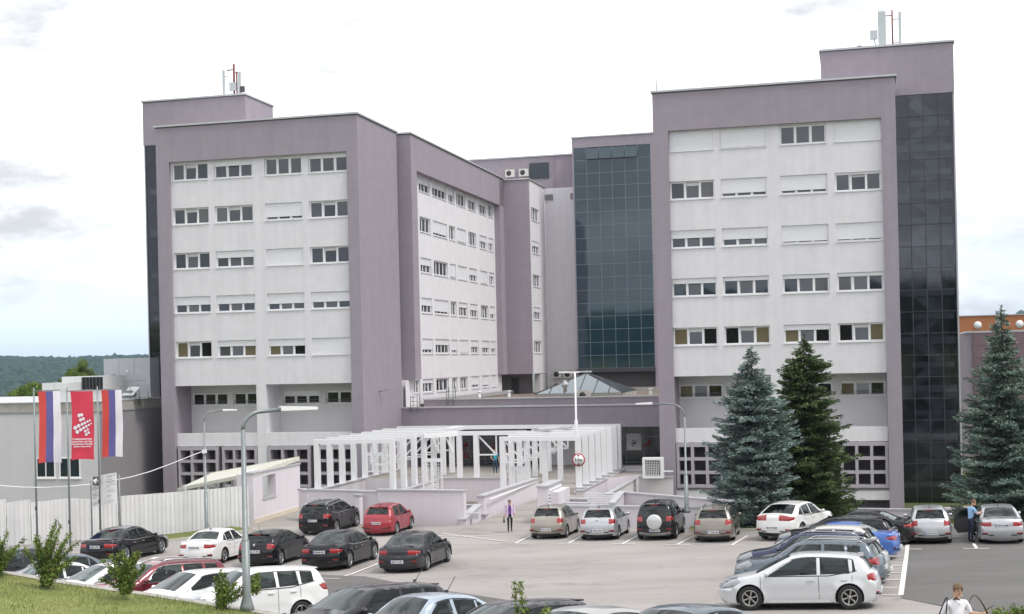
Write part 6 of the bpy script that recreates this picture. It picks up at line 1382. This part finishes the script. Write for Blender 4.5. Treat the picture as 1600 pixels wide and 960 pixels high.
# ================================================================ PEOPLE
skin = mat('skin', (.52, .31, .22), .6); hair_g = mat('hair_grey', (.45, .43, .40), .8); hair_b = mat('hair_brown', (.10, .055, .03), .7); hair_d = mat('hair_dark', (.03, .02, .016), .7); hair_l = mat('hair_light_brown', (.15, .10, .055), .8, var=.25, vscale=30); shoe = mat('shoe_black', (.02, .02, .02), .5)
def cloth(n, c): return mat(n, c, .85, var=.08, vscale=9, bump=.3, bscale=14)
def person(label, pos, facing, h, top, bottom, hair, pose=None, sleeve=.5, shoes=None, hairlen=0, group=None, fem=False, fingers=True):
    """facing: degrees clockwise from +Y (away from the camera); local: +y forward, x right"""
    s = h/1.75; t = thing('person', label, 'person', pos, -R(facing), group)
    J = dict(pel=(0,0,.96), sp=(0,-.01,1.16), ch=(0,0,1.36), nk=(0,-.005,1.50), hd0=(0,.01,1.57), hd=(0,.02,1.66), hdt=(0,.01,1.73),
             shR=(.17,0,1.43), elR=(.24,-.03,1.16), wrR=(.26,.06,.92), haR=(.26,.09,.84), hipR=(.09,0,.92), knR=(.1,.02,.5), anR=(.1,-.02,.09), toR=(.11,.14,.04),
             shL=(-.17,0,1.43), elL=(-.24,-.03,1.16), wrL=(-.26,.06,.92), haL=(-.26,.09,.84), hipL=(-.09,0,.92), knL=(-.1,.02,.5), anL=(-.1,-.02,.09), toL=(-.11,.14,.04))
    if pose: J.update(pose)
    Rr = dict(pel=(.155,.115), sp=(.135 if fem else .145,.1), ch=(.16,.115), nk=(.055,.055), hd0=(.075,.085), hd=(.078,.098), hdt=(.062,.078), shR=.068, elR=.044, wrR=.029, haR=(.042,.022), hipR=.088, knR=.058, anR=.04, toR=(.045,.032))
    for k in ('sh', 'el', 'wr', 'ha', 'hip', 'kn', 'an', 'to'): Rr[k+'L'] = Rr[k+'R']
    names = list(J); bm_ = bmesh.new(); V_ = {k: bm_.verts.new(Vector(J[k])*s) for k in names}
    for a, b in [('pel','sp'),('sp','ch'),('ch','nk'),('nk','hd0'),('hd0','hd'),('hd','hdt'),('ch','shR'),('shR','elR'),('elR','wrR'),('wrR','haR'),('ch','shL'),('shL','elL'),('elL','wrL'),('wrL','haL'),('pel','hipR'),('hipR','knR'),('knR','anR'),('anR','toR'),('pel','hipL'),('hipL','knL'),('knL','anL'),('anL','toL')]: bm_.edges.new((V_[a], V_[b]))
    rad = [Rr[k] for k in names]
    if fingers:
        for sd_, k, w_ in ((1, 'haR', 'wrR'), (-1, 'haL', 'wrL')):
            hpos = Vector(J[k]); dirn = (hpos-Vector(J[w_])).normalized(); sx = Vector((0, 1, 0)) if abs(dirn.y) < .7 else Vector((1, 0, 0)); sx = (sx-dirn*sx.dot(dirn)).normalized(); nn = dirn.cross(sx)
            for q_, ln in ((-1.5, .062), (-.5, .075), (.5, .072), (1.5, .055)):
                p0 = V_[k]; a = hpos+dirn*.02+sx*q_*.019; p1 = bm_.verts.new(a*s); rad.append(.010); bm_.edges.new((p0, p1))
                m1 = bm_.verts.new((a+dirn*ln*.5+nn*.006*sd_)*s); rad.append(.0085); bm_.edges.new((p1, m1)); m2 = bm_.verts.new((a+dirn*ln*.85+nn*.028*sd_)*s); rad.append(.007); bm_.edges.new((m1, m2))
            th = bm_.verts.new((hpos-dirn*.02+sx*.045)*s); rad.append(.011); bm_.edges.new((V_[k], th)); t2 = bm_.verts.new((hpos+dirn*.022+sx*.062+nn*.012*sd_)*s); rad.append(.008); bm_.edges.new((th, t2))
    me = bpy.data.meshes.new('body'); bm_.to_mesh(me); bm_.free(); o = bpy.data.objects.new('body', me); COL.objects.link(o)
    md = o.modifiers.new('skin', 'SKIN'); md.use_smooth_shade = True; md.branch_smoothing = .6
    for i, r in enumerate(rad): sv2 = me.skin_vertices[0].data[i]; rx, ry = (r if isinstance(r, tuple) else (r, r)); sv2.radius = (rx*s, ry*s); sv2.use_root = (i == 0)
    sb = o.modifiers.new('sub', 'SUBSURF'); sb.levels = 2; sb.render_levels = 2
    bpy.context.view_layer.update(); me2 = bpy.data.meshes.new_from_object(o.evaluated_get(bpy.context.evaluated_depsgraph_get())); bpy.data.objects.remove(o)
    me2.materials.clear()
    for m_ in (skin, top, bottom, shoes or shoe): me2.materials.append(m_)
    Jv = {k: Vector(v)*s for k, v in J.items()}
    segs_ = [('pel','sp',1),('sp','ch',1),('ch','nk',1),('ch','shR',1),('ch','shL',1),('nk','hd0',0),('hd0','hdt',0)]
    def seg(p, a, b):
        ab = b-a; tt = max(0, min(1, (p-a).dot(ab)/max(ab.length_squared, 1e-9))); return (a+ab*tt-p).length, tt
    for pg in me2.polygons:
        p = pg.center; best = (9, 0)
        for a, b, m_ in segs_: d, tt = seg(p, Jv[a], Jv[b]); m3 = m_ if not (a == 'ch' and b == 'nk' and tt > .75) else 0; d -= .06; best = min(best, (d, m3))
        for sd_ in 'RL':
            for a, b, kind in (('sh','el','ua'),('el','wr','fa'),('wr','ha','h'),('hip','kn','th'),('kn','an','sh'),('an','to','ft')):
                d, tt = seg(p, Jv[a+sd_], Jv[b+sd_])
                if kind == 'ua': m3 = 1 if tt < sleeve*2 else 0
                elif kind == 'fa': m3 = 1 if sleeve*2-1 > tt else 0
                elif kind == 'h': m3 = 0
                elif kind in ('th',): m3 = 2
                elif kind == 'sh': m3 = 2 if tt < .97 else 3
                else: m3 = 3
                best = min(best, (d-(.07 if kind == 'th' else .02), m3))
        z0 = Jv['pel']; d, tt = seg(p, Jv['pel'], Jv['hipR']); d2, _ = seg(p, Jv['pel'], Jv['hipL'])
        if min(d, d2)-.07 < best[0] and (p-Jv['pel']).dot((Jv['sp']-Jv['pel']).normalized()) < .03*s: best = (0, 2)
        pg.material_index = best[1]
    me2.name = 'body'; me2.polygons.foreach_set('use_smooth', [True]*len(me2.polygons)); link('body', me2, t)
    # face and hair
    hd = Jv['hd']; f = (Jv['hd']-Jv['hd0']); fa = Vector((0, 1, 0)); upd = (Jv['hdt']-Jv['hd0']).normalized(); fw_ = (fa-upd*fa.dot(upd)).normalized(); rt_ = fw_.cross(upd)
    c = hd+upd*.0; b = MB()
    def pt(r_, u_, f_): return c+rt_*r_*s+upd*u_*s+fw_*f_*s
    b.tube([pt(0, .012, .088), pt(0, -.012, .104), pt(0, -.022, .094)], [.006*s, .010*s, .007*s], 6); b.build('nose', skin, t)
    b = MB()
    for q_ in (-1, 1): b.tube([pt(q_*.02, .012, .088), pt(q_*.042, .012, .078)], .008*s, 6)
    b.build('eyes', hair_d, t); b = MB(); b.tube([pt(-.02, -.052, .088), pt(0, -.054, .094), pt(.02, -.052, .088)], .006*s, 6); b.build('mouth', mat('lips', (.38, .13, .11), .6), t)
    b = MB()
    for q_ in (-1, 1): b.tube([pt(q_*.078, .02, 0), pt(q_*.088, .0, -.005), pt(q_*.08, -.025, 0)], .012*s, 6)
    b.build('ears', skin, t)
    hb = bmesh.new(); bmesh.ops.create_icosphere(hb, subdivisions=3, radius=1)
    for v in list(hb.verts):
        x, y, z = v.co
        if z < -.35-(.3 if hairlen else 0) or (y > .30 and z < (.42 if not hairlen else .42-.5*abs(x))): hb.verts.remove(v)
    rs = random.Random(len(label))
    for v in hb.verts: x, y, z = v.co; k = 1+rs.uniform(-.03, .05); v.co = pt(x*.091*k, .018+z*(.108 if z > 0 else .12)*k, -.006+y*.112*k)
    hm = bpy.data.meshes.new('hair'); hb.to_mesh(hm); hb.free(); hm.materials.append(hair); hm.polygons.foreach_set('use_smooth', [True]*len(hm.polygons)); link('hair', hm, t)
    return t, J, s
def handbag(t, x, y, z, w_, h_, label, m=shoe, strap=None):
    # held bag is its own thing
    M = Matrix.Rotation(t.rotation_euler[2], 4, 'Z'); p = Vector(t.location)+(M @ Vector((x, y, z))); o = thing('handbag', label, 'handbag', p, t.rotation_euler[2])
    b = MB(); b.add([(-.05,-w_/2,0),(.05,-w_/2,0),(.05,w_/2,0),(-.05,w_/2,0),(-.02,-w_*.42,h_),(.02,-w_*.42,h_),(.02,w_*.42,h_),(-.02,w_*.42,h_)], [(3,2,1,0),(4,5,6,7),(0,1,5,4),(1,2,6,5),(2,3,7,6),(3,0,4,7)]); b.build('bag', m, o)
    b = MB(); sp_ = strap or [(0, -w_*.3, h_), (0, -.04, h_+.16), (0, .04, h_+.16), (0, w_*.3, h_)]; b.tube(sp_, .012, 5); b.build('strap', m, o)
# woman walking down the ramp towards the car park
g = ground(797, 832)
lil = cloth('lilac_jacket', (.62, .50, .66)); pur = cloth('purple_top', (.19, .06, .30)); blk = cloth('black_trousers', (.015, .015, .018))
t, J, s = person('woman in lilac open jacket, purple top and black trousers walking off the ramp', g, 176, 1.64, pur, blk, hair_b, fem=True, sleeve=.2, pose=dict(knR=(.09,.10,.50), anR=(.09,.06,.10), toR=(.1,.2,.06), knL=(-.09,-.02,.5), anL=(-.09,-.14,.12), toL=(-.1,0,.05), elR=(.25,-.04,1.16), wrR=(.27,.04,.93), haR=(.27,.06,.85), hd=(0,.04,1.65), hdt=(0,.05,1.725)))
jk = MB()     # open jacket: two front panels, back and sleeves
P_ = lambda *a: [Vector(p)*s for p in a]
jk.smooth = True
for q_ in (-1, 1):
    ring = []
    for z, rx, ry, fx in ((1.46, .13, .09, .06), (1.40, .2, .12, .07), (1.25, .19, .135, .075), (1.1, .175, .13, .08), (.95, .2, .15, .09), (.82, .215, .16, .10)):
        ring.append([Vector((q_*math.sin(a)*rx, -math.cos(a)*ry, z))*s for a in [math.pi*k/8*.86 for k in range(9)]])
    vs = [p for r in ring for p in r]; jk.add(vs, [(i*9+k, i*9+k+1, (i+1)*9+k+1, (i+1)*9+k) for i in range(5) for k in range(8)])
    k_ = 'R' if q_ > 0 else 'L'; jk.tube(P_(J['sh'+k_], J['el'+k_], tuple(Vector(J['el'+k_])*.45+Vector(J['wr'+k_])*.55)), [.085, .068, .058], 8, cap=False)
jk.build('jacket', lil, t)
handbag(t, .30, .06, .52, .26, .22, 'black handbag held by the woman in the lilac jacket', strap=[(0, -.08, .22), (0, -.03, .34), (0, .03, .34), (0, .08, .22)])
# woman in white in the foreground
wht = cloth('white_blouse', (.78, .78, .82)); p_ = at(1494, 914, 24.6); hz = p_.z
t, J, s = person('fair haired woman in a white short sleeved blouse in the foreground, bag on her shoulder', (p_.x, p_.y, hz-1.69), 172, 1.70, wht, blk, hair_l, fem=True, sleeve=.42, hairlen=1, pose=dict(elL=(-.27,.02,1.20), wrL=(-.37,.2,1.22), haL=(-.43,.26,1.25), elR=(.25,-.06,1.17), wrR=(.26,.06,.95), haR=(.26,.09,.88), hd=(-.01,.045,1.655), hdt=(-.01,.055,1.73), hd0=(0,.02,1.57)))
b = MB(); b.tube([Vector((.05, .10, 1.475))*s, Vector((0, .132, 1.40))*s, Vector((-.05, .10, 1.475))*s], .016, 6); b.build('collar', wht, t)
handbag(t, .25, -.05, .85, .34, .30, 'dark shoulder bag carried by the woman in the white blouse', cloth('navy_bag', (.02, .02, .035)), strap=[(0, -.12, .30), (-.06, .02, .60), (-.08, .05, .62), (0, .14, .30)])
# parking attendant beside the open door
sky_s = cloth('light_blue_shirt', (.28, .47, .72)); nav = cloth('navy_trousers', (.018, .022, .045)); g = ground(1517, 848)
person('man in light blue short sleeved shirt writing a ticket at the open car door', g, 74, 1.80, sky_s, nav, mat('hair_short_brown', (.16, .09, .05), .8), sleeve=.42, pose=dict(sp=(0,.02,1.16), ch=(0,.06,1.36), nk=(0,.10,1.49), hd0=(0,.14,1.55), hd=(0,.18,1.63), hdt=(0,.17,1.70), shR=(.17,.05,1.42), shL=(-.17,.05,1.42), elR=(.22,.16,1.18), wrR=(.14,.38,1.22), haR=(.10,.45,1.24), elL=(-.22,.14,1.18), wrL=(-.12,.38,1.20), haL=(-.07,.44,1.21)))
o = thing('ticket_pad', 'white ticket pad in the hands of the man in the blue shirt', 'ticket pad', g+Vector((.46, .12, 1.24)), 0); b = MB(); b.box(-.07, .07, -.05, .05, 0, .02); b.build('pad', pvc, o); b = MB(); b.tube([(0, .02, .02), (.05, .03, .12)], .006, 5); b.build('pen', shoe, o)
# elderly man bending behind the low walls
navs = cloth('navy_shirt', (.025, .045, .13)); p_ = at(879, 763, 77.0)
person('white haired man in a navy shirt bending behind the low walls by the ramp', (p_.x-.1, p_.y, p_.z-1.35), 250, 1.72, navs, nav, mat('hair_white', (.75, .74, .72), .8), sleeve=.4, pose=dict(sp=(0,.06,1.12), ch=(0,.22,1.25), nk=(0,.33,1.32), hd0=(0,.40,1.34), hd=(0,.46,1.38), hdt=(0,.5,1.44), shR=(.17,.22,1.30), shL=(-.17,.22,1.30), elR=(.2,.28,1.02), wrR=(.16,.42,.86), haR=(.15,.48,.82), elL=(-.2,.28,1.02), wrL=(-.16,.42,.86), haL=(-.15,.48,.82)))
# two staff by the entrance
teal = cloth('teal_tunic', (.03, .36, .43)); jeans = cloth('dark_jeans', (.03, .06, .13)); p_ = at(774, 740, 104)
person('person in a teal tunic and dark jeans standing at the entrance', p_, 168, 1.84, teal, jeans, hair_d, sleeve=.4, pose=dict(elR=(.3,-.02,1.2), wrR=(.2,.1,1.0), haR=(.14,.13,.97)))
p_ = at(791, 739, 103.5); person('person all in white standing beside the one in teal', p_, 190, 1.76, wht, cloth('white_trousers', (.76, .76, .8)), hair_d, sleeve=.4, fem=True, shoes=pvc)
# ================================================================ AIR
hz_m = bpy.data.materials.new('haze_air'); hz_m.use_nodes = True; t_ = hz_m.node_tree; t_.nodes.clear(); o_ = t_.nodes.new('ShaderNodeOutputMaterial'); pv_ = t_.nodes.new('ShaderNodeVolumePrincipled')
pv_.inputs['Color'].default_value = (.55, .76, 1, 1); pv_.inputs['Density'].default_value = .00008; pv_.inputs['Anisotropy'].default_value = .1; t_.links.new(pv_.outputs[0], o_.inputs['Volume'])
b = MB(); b.box(-5100, 5100, -4900, 7100, -145, 110)
HAZE = b.build('haze', hz_m, kind='stuff', label='pale blue air that fades the far hills', cat='haze')
